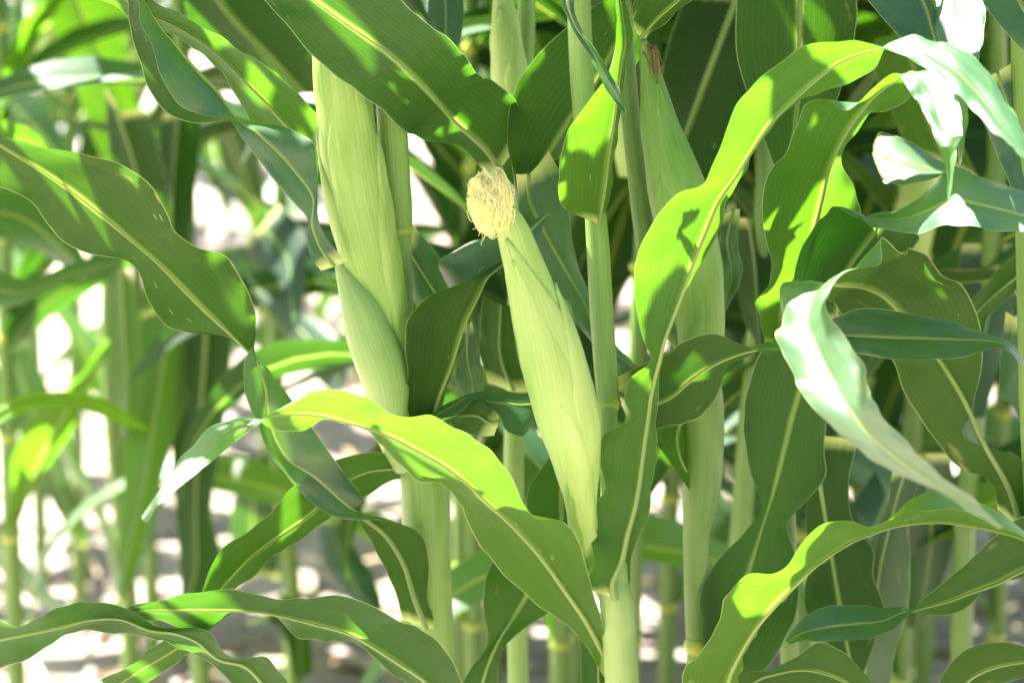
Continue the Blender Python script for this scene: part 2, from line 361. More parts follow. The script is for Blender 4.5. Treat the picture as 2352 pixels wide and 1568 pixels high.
def ear(plant, data, y, mat, layers, label=None, sides=64, seed=0, sq=0.95, slim=1.0):
    """a cob wrapped in husk leaves: the inner husk, and overlapping pointed husk leaves round it"""
    st = [tuple(float(v) for v in s.split(',')) for s in data.split(';')]
    m = len(st); pts = []
    for i, (x, yy, wd) in enumerate(st):
        z = lerpk(y, i / (m - 1)); pts.append((*at(x, yy, z), wd * slim * px_size(z) / 2))
    n = 60; sm = spline(pts, n); P = [Vector(p[:3]) for p in sm]; Rr = [max(0.001, p[3]) for p in sm]
    fr = []; nrm = None
    for i in range(n):
        tg = (P[min(i + 1, n - 1)] - P[max(i - 1, 0)]).normalized()
        if nrm is None: nrm = Vector((1, 0, 0))
        nrm = (nrm - tg * nrm.dot(tg)).normalized(); fr.append((nrm.copy(), nrm.cross(tg)))   # angle 0 = picture right, 90 = towards the camera
    def surf(s, a, off):
        x = min(max(s, 0), 1) * (n - 1); i = min(int(x), n - 2); f = x - i
        c = P[i].lerp(P[i+1], f); r = Rr[i] + (Rr[i+1] - Rr[i]) * f
        r = r * 0.965 * (1 + 0.010 * math.sin(a * 3 + seed) + 0.006 * math.sin(a * 26)) + off
        return c + fr[i][0] * (math.cos(a) * r) + fr[i][1] * (math.sin(a) * r * sq)
    vs, fs, uvs = [], [], []
    for i in range(n):
        for k in range(sides + 1):
            vs.append(surf(i / (n - 1), 2 * math.pi * k / sides, 0)); uvs.append((k / sides, i / (n - 1) * 0.3))
    for i in range(n - 1):
        for k in range(sides):
            a = i * (sides + 1) + k; fs.append((a, a + 1, a + sides + 2, a + sides + 1))
    fs.append(tuple((n - 1) * (sides + 1) + k for k in range(sides)))
    e = link('ear', mesh('ear', vs, fs, uvs, [mat]), plant, label); BVH_SRC.append(e.data)
    for li, (c0, hw, s0, s1, skew, off, mt) in enumerate(layers):
        c0, hw = math.radians(c0), math.radians(hw); vs, fs, uvs = [], [], []; ns, nc = 40, 22
        for i in range(ns + 1):
            f = i / ns; s = s0 + (s1 - s0) * f
            wv = hw * max(0.0, 1 - f ** 2.6) ** 0.8 * (1 + 0.05 * math.sin(f * 19 + li))
            cc = c0 + math.radians(skew) * f
            for k in range(nc + 1):
                u = k / nc * 2 - 1
                o_ = off * (1 - 0.75 * max(0, abs(u) * 1.0) ** 6) * (1 - 0.7 * f ** 8) + 0.0004 * math.sin(f * 30 + u * 5 + li)
                if i == ns: o_ += 0.0006
                vs.append(surf(s, cc + u * wv, o_)); uvs.append((0.5 + u * wv / 6.28, s * 0.3 + li))
        for i in range(ns):
            for k in range(nc):
                a = i * (nc + 1) + k; fs.append((a, a + 1, a + nc + 2, a + nc + 1))
        # rolled rim that gives the husk leaf its edge
        ho = link('husk_leaf', mesh('husk_leaf', vs, fs, uvs, [mt]), e)
        sol = ho.modifiers.new('thickness', 'SOLIDIFY'); sol.thickness = 0.0009; sol.offset = -1
    return e, P, Rr, fr

def strands(paths, r, mat, name, parent, label=None, sides=3):
    vs, fs, uvs = [], [], []
    for path in paths:
        b = len(vs); n = len(path)
        for i, p in enumerate(path):
            tg = (path[min(i+1, n-1)] - path[max(i-1, 0)]); tg = tg.normalized() if tg.length > 1e-9 else Vector((0, 0, 1))
            q = tg.orthogonal().normalized(); bi = tg.cross(q); rr = r * (1 - 0.4 * i / n)
            for k in range(sides):
                a = 2 * math.pi * k / sides; vs.append(p + q * math.cos(a) * rr + bi * math.sin(a) * rr); uvs.append((b % 97 / 97, i * 0.01 + b * 0.013))
        for i in range(n - 1):
            for k in range(sides):
                a = b + i * sides; k2 = (k + 1) % sides; fs.append((a + k, a + k2, a + sides + k2, a + sides + k))
    o = link(name, mesh(name, vs, fs, uvs, [mat]), parent, label); o['kind'] = 'stuff'; return o

def silk_mop(e, px, py, z, rx, rz, tilt, count, mat, seed, r=0.00042):
    rnd = random.Random(seed); c = at(px, py, z); s = px_size(z); rx *= s; rz *= s
    ax = Vector((-math.sin(tilt), 0, math.cos(tilt))); sx = Vector((math.cos(tilt), 0, math.sin(tilt))); sy = Vector((0, 1, 0))
    def E(th, ph, k): return c + ax * (math.cos(th) * rz * k) + (sx * math.cos(ph) + sy * math.sin(ph)) * (math.sin(th) * rx * k)
    paths = []
    def env(th, ph): return 1 + 0.22 * noise.noise(Vector((math.cos(ph) * 1.6, math.sin(ph) * 1.6, th * 1.5 + seed))) - 0.10 * math.exp(-(th * 2.2) ** 2)
    for q in range(count):
        ph = rnd.uniform(0, 6.283); th0 = rnd.uniform(0.0, 1.0) ** 1.5 * (1.9 if q % 3 == 0 else 0.5); ln = rnd.uniform(0.7, 2.6); n = 44
        k = rnd.uniform(0.74, 1.0) if q % 4 else rnd.uniform(0.98, 1.12)
        w1, p1 = rnd.uniform(9, 30), rnd.uniform(0, 6); am = rnd.uniform(0.02, 0.13); dr = rnd.uniform(-0.5, 0.5); path = []
        for i in range(n):
            f = i / (n - 1); th = th0 + (min(th0 + ln, 2.95) - th0) * f; g = min(1.0, max(0.12, (th - 0.5) * 1.1))
            path.append(E(th + am * g * math.sin(f * w1 + p1), ph + dr * f + g * am * 1.5 * math.cos(f * w1 + p1) / max(0.4, math.sin(th)), k * env(th, ph) * (1 + 0.06 * g * math.sin(f * w1 * 0.7 + p1))))
        paths.append(path)
    for q in range(34):                                                # loose ends standing off
        ph = rnd.uniform(0, 6.283); th = rnd.choice((rnd.uniform(0, 0.6), rnd.uniform(1.2, 2.6))); p = E(th, ph, 0.9); d = (p - c).normalized(); path = []
        wv = Vector((rnd.uniform(-1, 1), rnd.uniform(-1, 1), rnd.uniform(-1, 1))) * 0.004
        for i in range(12):
            f = i / 11; path.append(p + d * (f * rnd.uniform(0.004, 0.0075)) + wv * math.sin(f * 5) - Vector((0, 0, 0.006)) * f * f)
        paths.append(path)
    strands(paths, r, mat, 'silk', e)
    vs, fs = [], []                                                     # the packed silk within
    for i in range(17):
        for k in range(24):
            th = math.pi * i / 16; ph = 2 * math.pi * k / 24; vs.append(E(th, ph, 0.74 + 0.05 * noise.noise(Vector((th * 4, ph * 4, seed)))))
    for i in range(16):
        for k in range(24): fs.append((i * 24 + k, i * 24 + (k + 1) % 24, i * 24 + 24 + (k + 1) % 24, i * 24 + 24 + k))
    o = link('silk_core', mesh('silk_core', vs, fs, [(v.x * 9, v.z * 9) for v in vs], [mat]), e); BVH_SRC.append(o.data)

# ------------------------------------------------------------------ the front plants
PL = {}
def P_(k, px, y, label): 
    x = at(px, 1568, y).x; PL[k] = plant_root(x, y / 100, label)
P_('A', 1435, 1, 'maize plant at the centre, its pale slender ear topped with a mop of cream silk')
P_('B', 985, 8, 'maize plant left of centre with a thick green ear beside its jointed stalk')
P_('C', 1605, 9, 'maize plant right of centre whose tall ear ends in dried brown silk')
P_('D', 1800, 14, 'maize plant right of the brown-silked ear with lime glowing blades and a broad hanging leaf')
P_('E', 2400, 4, 'maize plant at the right edge whose long curled leaf shines white in the sun')
P_('G', 1150, 22, 'slightly blurred maize plant behind the silk mop with a pale sunlit ear at the top')

def base_ext(k, px, py, y, r0, top=None):
    root = PL[k].location; a = at(px, py, y)
    lo = [(root.x, root.y, -0.03, 0.014), (root.x + (a.x - root.x) * 0.4, root.y, 0.3, 0.0135)]
    return (lo, [top] if top else [])

stalk_part(PL['A'], '1436,1640,74;1424,1480,72;1412,1340,66;1402,1150,46;1398,1000,42;1397,940,42;1395,900,50;1384,750,54;1373,560,52;1366,470,48;1352,350,50;1342,260,52;1333,100,54;1328,-60,52', [1, 1, 3, 4, 4, 3, 2.5],
    nodes=[(1397, 929, 47, 3.6)], ext=base_ext('A', 1436, 1640, 1, 0.013, (*at(1322, -700, 4), 0.008)))
stalk_part(PL['A'], '1436,1720,82;1425,1500,80;1413,1362,78;1404,1330,66;1402,1315,58', [0.8, 0.8, 1.2], mat=SHEATH, name='sheath')
stalk_part(PL['B'], '1003,1640,96;994,1440,96;980,1250,110;974,1100,112;950,980,96;930,850,62;922,700,54;918,545,54;916,500,62;908,400,66;899,250,68;890,100,66;880,-60,62', [8, 7, 6, 5, 5, 4, 4],
    nodes=[(917, 526, 56, 5.1)], ext=base_ext('B', 1003, 1640, 8, 0.013, (*at(860, -800, 6), 0.008)))
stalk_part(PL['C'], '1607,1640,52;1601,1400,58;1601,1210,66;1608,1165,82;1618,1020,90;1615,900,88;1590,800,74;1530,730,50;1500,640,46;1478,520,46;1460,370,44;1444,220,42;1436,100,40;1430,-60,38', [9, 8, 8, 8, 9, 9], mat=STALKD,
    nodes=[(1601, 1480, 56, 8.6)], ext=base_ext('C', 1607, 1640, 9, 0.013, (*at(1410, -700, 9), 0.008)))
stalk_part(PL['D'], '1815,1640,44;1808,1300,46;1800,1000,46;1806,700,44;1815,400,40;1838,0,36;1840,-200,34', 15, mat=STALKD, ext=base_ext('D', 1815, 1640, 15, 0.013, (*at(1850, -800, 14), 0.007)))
stalk_part(PL['E'], '2400,1640,60;2385,1250,58;2368,900,56;2362,700,52;2356,520,48;2350,300,46;2344,100,44;2340,-100,40', [4, 8], ext=base_ext('E', 2400, 1640, 4, 0.013, (*at(2330, -800, 6), 0.008)))

clods()
# the cobs
eA, pA, rA, fA = ear(PL['A'], '1408,1385,26;1390,1335,34;1366,1290,38;1345,1220,42;1332,1130,66;1322,1052,104;1310,980,134;1290,905,144;1266,815,143;1242,735,131;1218,655,114;1196,585,97;1180,535,84;1168,500,66;1160,480,44',
    [4.5, 1.5, -2.5, -4.5, -5.5, -6, -6.3, -6.6], HUSK,
    [(100, 150, 0.03, 0.93, 10, 0.0012, HUSK), (150, 105, 0.04, 0.88, -42, 0.0026, HUSK), (30, 85, 0.05, 0.80, -28, 0.0032, HUSK),
     (62, 52, 0.06, 0.575, 26, 0.0048, HUSK), (175, 66, 0.0, 0.40, -60, 0.0052, HUSKG)],
    slim=0.94, label='slender pale green ear with cream silk at its tip')
silk_mop(eA, 1127, 465, -7.0, 49, 72, 0.22, 1000, SILK, 3, r=0.00033)
eB, *_ = ear(PL['B'], '918,850,26;905,790,58;888,720,92;862,630,122;838,530,138;818,430,148;803,330,150;793,230,146;782,130,140;772,60,110;768,20,50', [4, 3, 2.5, 2, 1, 1], HUSKG,
    [(120, 140, 0.02, 0.97, 10, 0.0014, HUSKG), (60, 80, 0.03, 0.92, 20, 0.003, HUSKG), (150, 70, 0.02, 0.72, 45, 0.0046, HUSKG), (40, 40, 0.02, 0.66, -25, 0.0056, HUSKG)],
    slim=0.87, label='thick green ear partly covered by a hanging leaf')
eC, pC, rC, fC = ear(PL['C'], '1612,860,50;1610,780,100;1604,700,122;1592,620,138;1576,540,148;1558,450,148;1538,370,126;1518,290,100;1504,220,76;1492,160,54;1482,115,34;1478,92,18', [8, 7, 6, 6, 5], HUSKC,
    [(100, 140, 0.02, 0.96, 10, 0.0012, HUSKC), (50, 80, 0.03, 0.86, 20, 0.003, HUSKC), (140, 60, 0.02, 0.6, -20, 0.0046, HUSKC)], slim=0.86, label='tapering green ear with dried brown silk')
rnd = random.Random(5); pp = []
for q in range(60):
    c = at(1483, 105, 5); d = Vector((rnd.uniform(-0.2, 1), rnd.uniform(-1, 1) * 0.5, rnd.uniform(0.1, 0.9))); path = []; ln = rnd.uniform(0.006, 0.02); ph = rnd.uniform(0, 6)
    for i in range(12):
        f = i / 11; path.append(c + Vector((rnd.uniform(-1, 1), 0, 0)) * 0.0002 + d * ln * math.sin(f * 1.9) * 0.5 + Vector((0.006 * f + 0.001 * math.sin(f * 9 + ph), 0.002 * math.cos(f * 7 + ph), -0.035 * f * f * rnd.uniform(0.9, 1.1) * (0.4 + ln * 30))))
    pp.append(path)
strands(pp, 0.0003, SILKB, 'silk', eC)
# sheath of the thick ear
stalk_part(PL['B'], '778,596,24;800,640,56;826,700,90;850,770,110;872,830,114;888,890,104;892,950,92;915,1010,90;945,1060,90', [2, 1.5, 2, 3, 4], mat=SHEATH, name='sheath')
eG, *_ = ear(PL['G'], '1184,420,34;1180,300,64;1172,200,74;1166,110,72;1160,40,62;1152,-10,40', [26, 24], HUSK, [(100, 140, 0.02, 0.95, 10, 0.0012, HUSK), (40, 70, 0.03, 0.8, 20, 0.003, HUSK)], label='pale sunlit ear')
stalk_part(PL['G'], '1190,1640,50;1180,1100,48;1190,700,46;1200,300,42;1210,0,40;1212,-200,36', 27, ext=base_ext('G', 1190, 1640, 27, 0.013, (*at(1230, -700, 30), 0.007)))

MID = [('M1', 277, 150, 'soft-focus maize plant whose forked leaves stand under the long olive leaf'),
       ('M2', 438, 110, 'dark soft-focus maize plant behind the arching leaf tip at the left'),
       ('M3', 655, 150, 'soft-focus maize plant seen between the long olive leaf and the thick ear'),
       ('M4', -60, 70, 'maize plant off the left edge sending a slim blurred leaf tip into the picture'),
       ('M5', 1720, 45, 'soft-focus maize plant between the brown-silked ear and the broad hanging leaf'),
       ('M6', 2235, 55, 'soft-focus maize plant behind the folded teal leaf at the right')]
for k, px, yc, lab in MID:
    PL[k] = plant_root(at(px, 1200, yc).x, yc / 100, lab); lo = at(px, 1300, yc); r = PL[k].location
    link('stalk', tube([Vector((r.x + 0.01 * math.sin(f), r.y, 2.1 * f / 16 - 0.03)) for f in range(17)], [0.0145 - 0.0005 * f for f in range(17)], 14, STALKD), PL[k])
def T(k, zs, ta, tb, data, **kw):
    T.n += 1; return traced(PL[k], zs, ta, tb, data, seed=T.n, **kw)
T.n = 0
# --- plant B, left
T('B', [5, 3, 0, -2, -3, -3, -4, -4, -4], [1, 0, -1, -2, 0.5, 0, -1, -1, -1], [0, 0, 1, 2, 0, 0, 1, 1, 1],
  '1026,1448,978,1442,925,1425;985,1385,950,1370,908,1360;985,1290,925,1290,876,1288;968,1228,885,1228,840,1222;900,1196,835,1188,812,1172;770,1187,795,1158,838,1152;690,1128,720,1092,795,1090;634,1060,655,1052,765,1050;585,965,612,960,705,965;560,895,611,898,653,896;560,835,596,850,618,850;583,790,585,822,588,826;588,745,550,788,518,775;585,710,515,755,440,765;560,650,465,708,385,750;519,589,410,653,342,691;450,566,355,598,318,625;407,536,310,560,285,597;385,490,260,517,212,585;350,432,215,480,143,555;290,384,160,437,100,500;220,360,100,395,65,458;130,344,40,358,0,430;30,322,-30,315,-60,400;-60,290,-110,270,-130,330',
  label='long wavy olive leaf twisting down from the left edge', r0=0.0042)
T('B', [5, 3, 1, -1, -2, -2, -1], [0, -1, -2, -2, -1], [2, 2, 2, 1], '960,1050,965,1075,965,1110;898,1044,900,1075,908,1104;843,1038,835,1085,831,1143;760,1060,770,1120,785,1170;670,1121,718,1179,752,1193;632,1169,649,1227,684,1240;561,1225,581,1278,632,1272;506,1265,545,1315,585,1318;461,1357,500,1365,538,1358;400,1450,430,1470,470,1470;320,1510,340,1530,390,1530;232,1565,250,1585,300,1590')
T('B', [-1, -1, -1, -1, 0, 0, 0, 0], [0, 0, 0, 0, -1, -2, -2, -1], [0, 0, 0, 1, 2, 3, 3, 2], '738,622,768,612,798,600;715,592,738,572,760,560;703,540,718,520,732,505;702,497,718,450,732,385;649,438,682,398,729,350;600,375,640,350,718,325;560,322,590,305,670,301;526,277,548,279,567,276;455,261,496,205,444,282;410,239,460,167,380,258;373,178,427,130,340,200;352,116,395,92,318,130;325,62,369,62,300,72;322,0,332,0,292,10;322,-60,320,-60,290,-50',
  label='dark blue green leaf folded double beside the thick ear')
T('B', [6, 4, 3, 3], [-1, -2, -1], [1, 2, 1], '760,300,740,340,700,350;708,240,660,290,590,305;660,192,615,240,572,275;615,157,560,185,520,180;540,105,500,125,480,138;444,48,415,65,395,80;370,12,340,30,325,60;320,-20,285,0,255,12;260,-60,230,-30,195,-15', mat=LEAF_LIT)
T('B', [5, 4, 3, 2, 2, 3, 4, 5], [1, 2, 3, 4, 4, 3, 3], [-1, -2, -2, -2, -2, -1, -1], '1010,990,985,1005,920,990;1018,925,1003,928,922,940;1045,838,1038,835,934,860;1068,752,1066,748,930,775;1020,640,1098,682,946,719;1010,600,1118,640,980,684;1055,570,1150,612,1040,658;1105,548,1185,572,1100,635;1160,530,1220,530,1160,605;1220,520,1260,490,1230,560',
  label='deep green leaf folded over with a blue upper face')
T('B', [6, 4, 3, 3], [-1, -2, -1], [1, 2, 2], '1258,992,1262,940,1270,900;1225,976,1225,930,1225,903;1200,1002,1190,930,1180,900;1165,990,1150,925,1140,898;1140,950,1110,922,1100,900;1095,915,1075,912,1070,906;1050,950,1040,932,1035,922;1000,968,1000,955,990,948;960,990,955,980,950,975')
T('B', [2.2, 2.4], [0, 0], [1, 1], '1146,955,1148,968,1135,1000;1138,946,1125,970,1105,1000;1118,922,1098,955,1080,998;1088,912,1062,955,1045,985;1062,935,1046,955,1036,968')
# bottom-left pair
T('B', [-1, -3, -5, -6, -6, -7, -7, -7], [-1, -1, -1, -1], [1, 2, 1], '1075,1620,1020,1620,1000,1650;1055,1550,975,1563,935,1572;1014,1483,912,1521,890,1535;966,1446,850,1481,840,1490;919,1425,800,1455,790,1472;775,1367,715,1432,735,1473;700,1372,660,1418,684,1460;649,1378,605,1407,620,1415;581,1360,547,1403,530,1415;530,1352,490,1402,470,1450;450,1364,430,1401,410,1440;380,1374,370,1402,355,1425;320,1390,320,1403,310,1412;270,1402,255,1406,250,1410;215,1410,200,1415,200,1418;163,1430,162,1432,161,1434',
  label='olive leaf arching to a thin curled tip at the bottom left')
T('B', [-2, -4, -6, -8, -9, -10, -10], [-1, -1, 1, -2, -3], [1, 1, 1, 2, 3], '690,1620,640,1630,575,1630;645,1545,595,1560,545,1578;608,1507,560,1528,500,1534;533,1511,500,1512,450,1506;479,1453,450,1472,415,1488;430,1443,405,1455,376,1470;360,1436,345,1447,325,1460;290,1396,275,1422,260,1453;205,1381,200,1425,190,1447;144,1393,137,1442,137,1466;95,1415,80,1455,95,1492;40,1436,20,1466,40,1520;-20,1415,-40,1478,-20,1540;-80,1400,-100,1490,-90,1550',
  label='wavy blue green leaf reaching out past the bottom left corner')
# --- plant A, centre
T('A', [2, -2, -7, -10, -12, -14, -14, -14, -17, -20], [0, -1, -2, -3, -3, -3, -2, 0, -2, -1], [0, 1, 1, 2, 2, 2, 2, 0, 2, 1],
  '1400,1505,1395,1520,1392,1560;1386,1440,1350,1432,1330,1462;1354,1330,1290,1345,1240,1392;1328,1240,1235,1270,1151,1312;1290,1197,1178,1208,1089,1230;1215,1178,1117,1152,1052,1150;1175,1095,1066,1104,1010,1110;1125,1035,1010,1064,960,1102;1055,985,945,1028,905,1055;985,956,885,998,868,1010;912,956,826,978,838,986;843,913,775,965,780,970;790,897,735,955,735,968;735,897,690,951,690,988;690,915,655,951,650,990;648,938,620,956,612,978;602,970,587,970,590,960;560,998,545,978,540,962;508,1042,497,1010,478,985;455,1083,440,1058,424,1042;398,1130,387,1110,380,1112;360,1165,350,1157,343,1160;334,1199,330,1196,327,1188',
  label='lime glowing leaf arching over to a pointed blue green tip', mat=LEAF_LIT, r0=0.0042)
T('A', [-0.5, -1, -2, -4, -6, -7, -7.5, -8, -9, -12, -18, -27], [1, 3, 3, 2, 1, 2, 2, 1, 1, 3, 3], [-0.5, -0.5, 0, 0, -1, -2, -2, -2, -1, -3, -3],
  '1447,1362,1412,1375,1378,1362;1449,1330,1405,1340,1342,1346;1449,1290,1425,1290,1362,1295;1476,1217,1440,1225,1353,1223;1496,1165,1455,1172,1349,1183;1496,1120,1464,1125,1388,1125;1505,1070,1472,1070,1376,1055;1512,1030,1480,1010,1384,1003;1505,985,1487,960,1446,962;1508,940,1493,915,1434,915;1512,890,1503,870,1447,868;1520,830,1514,825,1494,832;1530,780,1525,782,1477,780;1555,722,1548,722,1463,720;1580,660,1572,660,1458,640;1615,595,1595,597,1462,590;1655,530,1620,536,1490,525;1666,470,1650,465,1548,450;1705,400,1690,405,1620,415;1730,350,1725,350,1652,345;1775,290,1767,288,1685,255;1830,235,1821,232,1735,190;1890,212,1870,188,1800,136;1950,191,1920,150,1860,101;2006,158,1965,128,1930,98;2030,118,2010,115,1985,97;2048,98,2040,108,2050,120;2090,82,2085,105,2085,132;2150,97,2140,130,2140,168;2210,113,2190,160,2190,213;2266,164,2245,215,2240,253;2310,232,2295,280,2290,305;2356,312,2345,345,2340,350;2400,420,2390,430,2370,400',
  label='tall lime glowing leaf rising beside the stalk and arching over to the right', mat=LEAF_LIT, r0=0.0046)
T('A', [3, 1, 0, 0, 0], [1, 1, 0, 0], [-1, -2, -2, -1], '1388,512,1376,516,1362,508;1394,490,1378,496,1318,492;1400,466,1382,470,1292,474;1406,430,1389,430,1284,444;1414,350,1399,350,1290,350;1423,270,1412,270,1322,273;1430,205,1420,205,1380,192;1438,140,1428,145,1399,160;1454,85,1437,95,1412,110;1442,30,1430,35,1416,45;1430,-20,1422,-20,1412,-15;1410,-100,1405,-100,1400,-95',
  label='upright green leaf with a cream collar on the centre stalk', mat=LEAF_LIT)
T('A', [-3, -4], 0, 0, '1340,-60,1320,-60,1295,-60;1319,0,1304,0,1291,0;1328,55,1322,60,1316,68;1364,109,1358,115,1350,122;1405,174,1395,182,1384,187;1429,219,1422,228,1412,234;1437,258,1436,260,1434,258')
T('A', [9, 9, 9, 9, 9], [-1, -1, -1], [1, 2, 1], '1560,-120,1500,-110,1440,-120;1300,64,1440,60,1470,130;1250,110,1370,190,1420,215;1210,156,1315,270,1330,300;1183,205,1265,350,1275,370;1167,273,1228,410,1235,420;1167,342,1202,450,1210,455;1182,400,1196,490,1205,500;1192,450,1205,530,1212,525',
  label='broad dark green leaf slanting down behind the silk')
T('A', [12, 8, -1, -5, -6, -7, -8], [-1, -2, -2], [0, 0, 0], '1200,330,1150,390,1115,400;1190,240,1112,340,1060,341;1144,195,1049,284,980,321;1093,164,1005,235,920,293;1066,126,963,191,850,230;1028,85,920,150,790,190;980,51,860,100,720,130;930,8,790,52,660,60;870,-40,718,0,605,0;800,-90,650,-50,560,-60;700,-130,600,-100,520,-110',
  label='wide flat leaf with a pale midrib across the top', r0=0.0044)
T('A', [13, 13], 0, [1, 1], '1170,270,1180,290,1190,300;1130,310,1160,330,1190,350;1096,370,1140,390,1180,420;1090,430,1140,440,1180,470;1110,520,1150,520,1190,520')
T('A', [0, -8, -13, -15, -14, -11, -8, -7, -6], [2, 3, 3, 3, 3], [-1, -1, -2, -2, -2, -1], '1560,1700,1520,1720,1480,1700;1690,1615,1650,1612,1560,1612;1700,1540,1680,1540,1573,1535;1722,1480,1712,1480,1620,1485;1747,1436,1741,1436,1651,1425;1794,1381,1789,1381,1672,1360;1817,1358,1812,1358,1712,1323;1846,1330,1841,1330,1775,1318;1872,1305,1867,1305,1808,1300;1897,1285,1892,1285,1835,1252;1932,1262,1927,1262,1880,1210;1965,1243,1960,1243,1934,1195;2012,1223,2008,1224,2000,1207;2046,1190,2045,1212,2040,1194;2085,1152,2095,1203,2082,1174;2143,1128,2163,1200,2136,1174;2190,1135,2210,1206,2195,1167;2232,1147,2250,1213,2249,1186;2283,1169,2290,1222,2300,1207;2352,1217,2352,1241,2352,1232;2420,1270,2420,1290,2420,1280',
  label='wavy lime leaf sweeping up across the lower right', mat=LEAF_LIT, r0=0.0042)
T('A', [3, 4], 0, 0, '1410,1660,1375,1660,1338,1660;1410,1560,1375,1560,1335,1560;1400,1490,1368,1490,1330,1478;1370,1440,1340,1440,1312,1432')
T('A', [6, 8, 9], 0, 0, '1360,1290,1290,1270,1240,1250;1360,1200,1290,1190,1213,1180;1360,1130,1290,1120,1212,1128;1350,1060,1300,1070,1240,1080;1340,1000,1320,1010,1290,1020')
T('A', [7, 9], 1, 0, '1260,345,1215,400,1185,400;1300,430,1215,460,1195,500;1312,530,1255,540,1205,560;1330,620,1300,620,1240,630;1365,690,1340,690,1300,680;1392,760,1370,760,1325,740;1440,820,1430,825,1400,830;1490,862,1490,865,1480,868')
# --- plant C
T('C', [5, 2, -1, -2, -3, -4, -5, -5, -5], [2, 2, 2, 1, 2, 1.5], [-1, -1, -2, -1, -2, -1.5], '1425,930,1420,900,1416,866;1470,985,1470,930,1480,835;1548,975,1535,915,1530,815;1600,962,1590,870,1570,785;1645,910,1640,838,1620,766;1672,850,1690,816,1665,775;1722,818,1725,806,1700,790;1760,786,1755,800,1760,809;1800,785,1800,800,1800,813;1860,760,1860,785,1860,812;1925,727,1930,771,1930,805;1972,710,1980,772,1975,812;2050,715,2050,775,2050,826;2129,729,2129,777,2129,827;2205,745,2205,780,2215,818;2270,765,2268,783,2283,802;2316,784,2312,792,2312,802;2338,808,2333,813,2328,817;2353,842,2350,843,2347,842',
  label='dark scratched leaf running level to a hooked tip at the right')
T('C', [8, 7, 8], 1, -1, '1652,1165,1637,1174,1612,1168;1610,1120,1595,1112,1565,1100;1590,1050,1560,1042,1522,1035;1610,990,1560,985,1495,1000;1650,940,1600,930,1540,950')
T('C', [5, 2, 0], 2, -2, '1482,92,1471,86,1462,78;1527,50,1505,48,1452,20;1590,0,1555,5,1480,-30;1660,-60,1620,-50,1530,-90')
T('C', [10, 11], 0, 0, '1700,480,1685,480,1665,490;1695,570,1670,560,1650,560;1706,615,1680,620,1652,620;1695,660,1675,665,1654,680;1668,712,1658,712,1650,720;1636,756,1633,759,1629,757')
T('C', [8, 9, 6], [1, 1, 0], [-1, -1], '1720,1580,1650,1600,1620,1550;1800,1475,1670,1470,1611,1440;1835,1380,1695,1390,1608,1360;1828,1280,1722,1300,1645,1290;1810,1200,1750,1210,1712,1222;1845,1158,1764,1165,1748,1165;1897,1095,1785,1090,1725,1090;1893,1040,1801,1032,1714,1040;1900,960,1820,960,1706,970;1925,880,1842,885,1718,890;1930,820,1860,820,1745,812;1920,760,1880,760,1800,755',
  label='broad olive leaf standing behind the white curled one')
T('B', [7, 9], 0, 0, '1140,1620,1090,1630,1045,1600;1150,1500,1125,1515,1085,1530;1178,1465,1155,1455,1120,1480;1230,1425,1185,1410,1110,1400;1262,1405,1215,1360,1112,1340;1290,1360,1240,1310,1130,1290;1300,1300,1260,1270,1170,1240')
T('B', [8, 10], 0, 0, '1085,740,1075,738,1070,735;1103,820,1075,830,1050,830;1112,870,1085,880,1046,870;1105,920,1085,930,1060,915;1080,980,1075,980,1065,975')
T('B', [8, 10], 0, 1, '940,505,930,560,925,600;1014,597,980,640,950,690;1050,660,1020,700,980,740;1090,760,1070,780,1040,800')
# --- plant D
T('D', [8, 6, 4, 2, 0, -1, -2, -4, -8, -13, -17], [1, 2, 3, 3, 2, 1, 0, -2, -2], [-1, -2, -2, -2, -2, -1, 1, 2], '1830,810,1790,810,1757,800;1830,740,1790,730,1744,720;1850,690,1800,690,1733,690;1870,650,1815,655,1768,650;1920,600,1845,600,1771,600;1965,540,1862,560,1758,545;1977,489,1876,509,1749,479;1965,440,1890,450,1754,425;1940,385,1903,393,1772,384;1935,355,1920,350,1808,352;1967,301,1944,304,1828,285;1998,268,1965,272,1850,240;2017,258,1985,248,1900,230;2037,251,2005,225,1945,256;2070,243,2035,200,2005,203;2092,222,2065,183,2052,167;2120,175,2090,165,2072,180;2165,165,2115,175,2085,202;2195,215,2145,225,2103,230;2210,268,2160,280,2126,263;2206,310,2175,320,2146,314;2193,360,2183,370,2168,362;2190,424,2186,424,2178,424;2184,458,2181,458,2177,458',
  label='vivid lime leaf that bends over and hangs down in a white tip', mat=LEAF_LIT, r0=0.004)
T('D', [10, 10, 8], 1, 0, '1990,-100,1845,-100,1700,-100;1968,0,1838,0,1692,0;1968,60,1836,60,1689,70;1947,150,1834,150,1694,140;1917,240,1832,240,1722,230;1882,320,1822,320,1752,310;1842,390,1812,390,1780,385;1805,440,1803,440,1800,440', label='broad dark leaf hanging down from the top with a pale midrib', r0=0.005, flip=True)
T('D', [6, 4, 2, -4, -9, -12], [1, 3, 3, 2, 2, 2], [-1, -2, -2, -2, -2], '1990,770,1920,750,1830,760;2020,680,1930,660,1822,650;2060,600,1960,600,1838,575;2100,570,1990,560,1870,520;2109,540,2013,527,1895,490;2060,525,2000,505,1914,475;2030,495,1985,500,1955,491;2060,485,2040,505,2005,522;2110,455,2090,500,2060,534;2150,415,2140,480,2110,535;2188,391,2190,460,2150,518;2256,407,2250,470,2210,520;2317,427,2310,485,2290,527;2380,450,2370,500,2360,535;2450,480,2450,510,2440,540',
  label='teal leaf folded forward and running out at the right', mat=LEAF_GLARE)
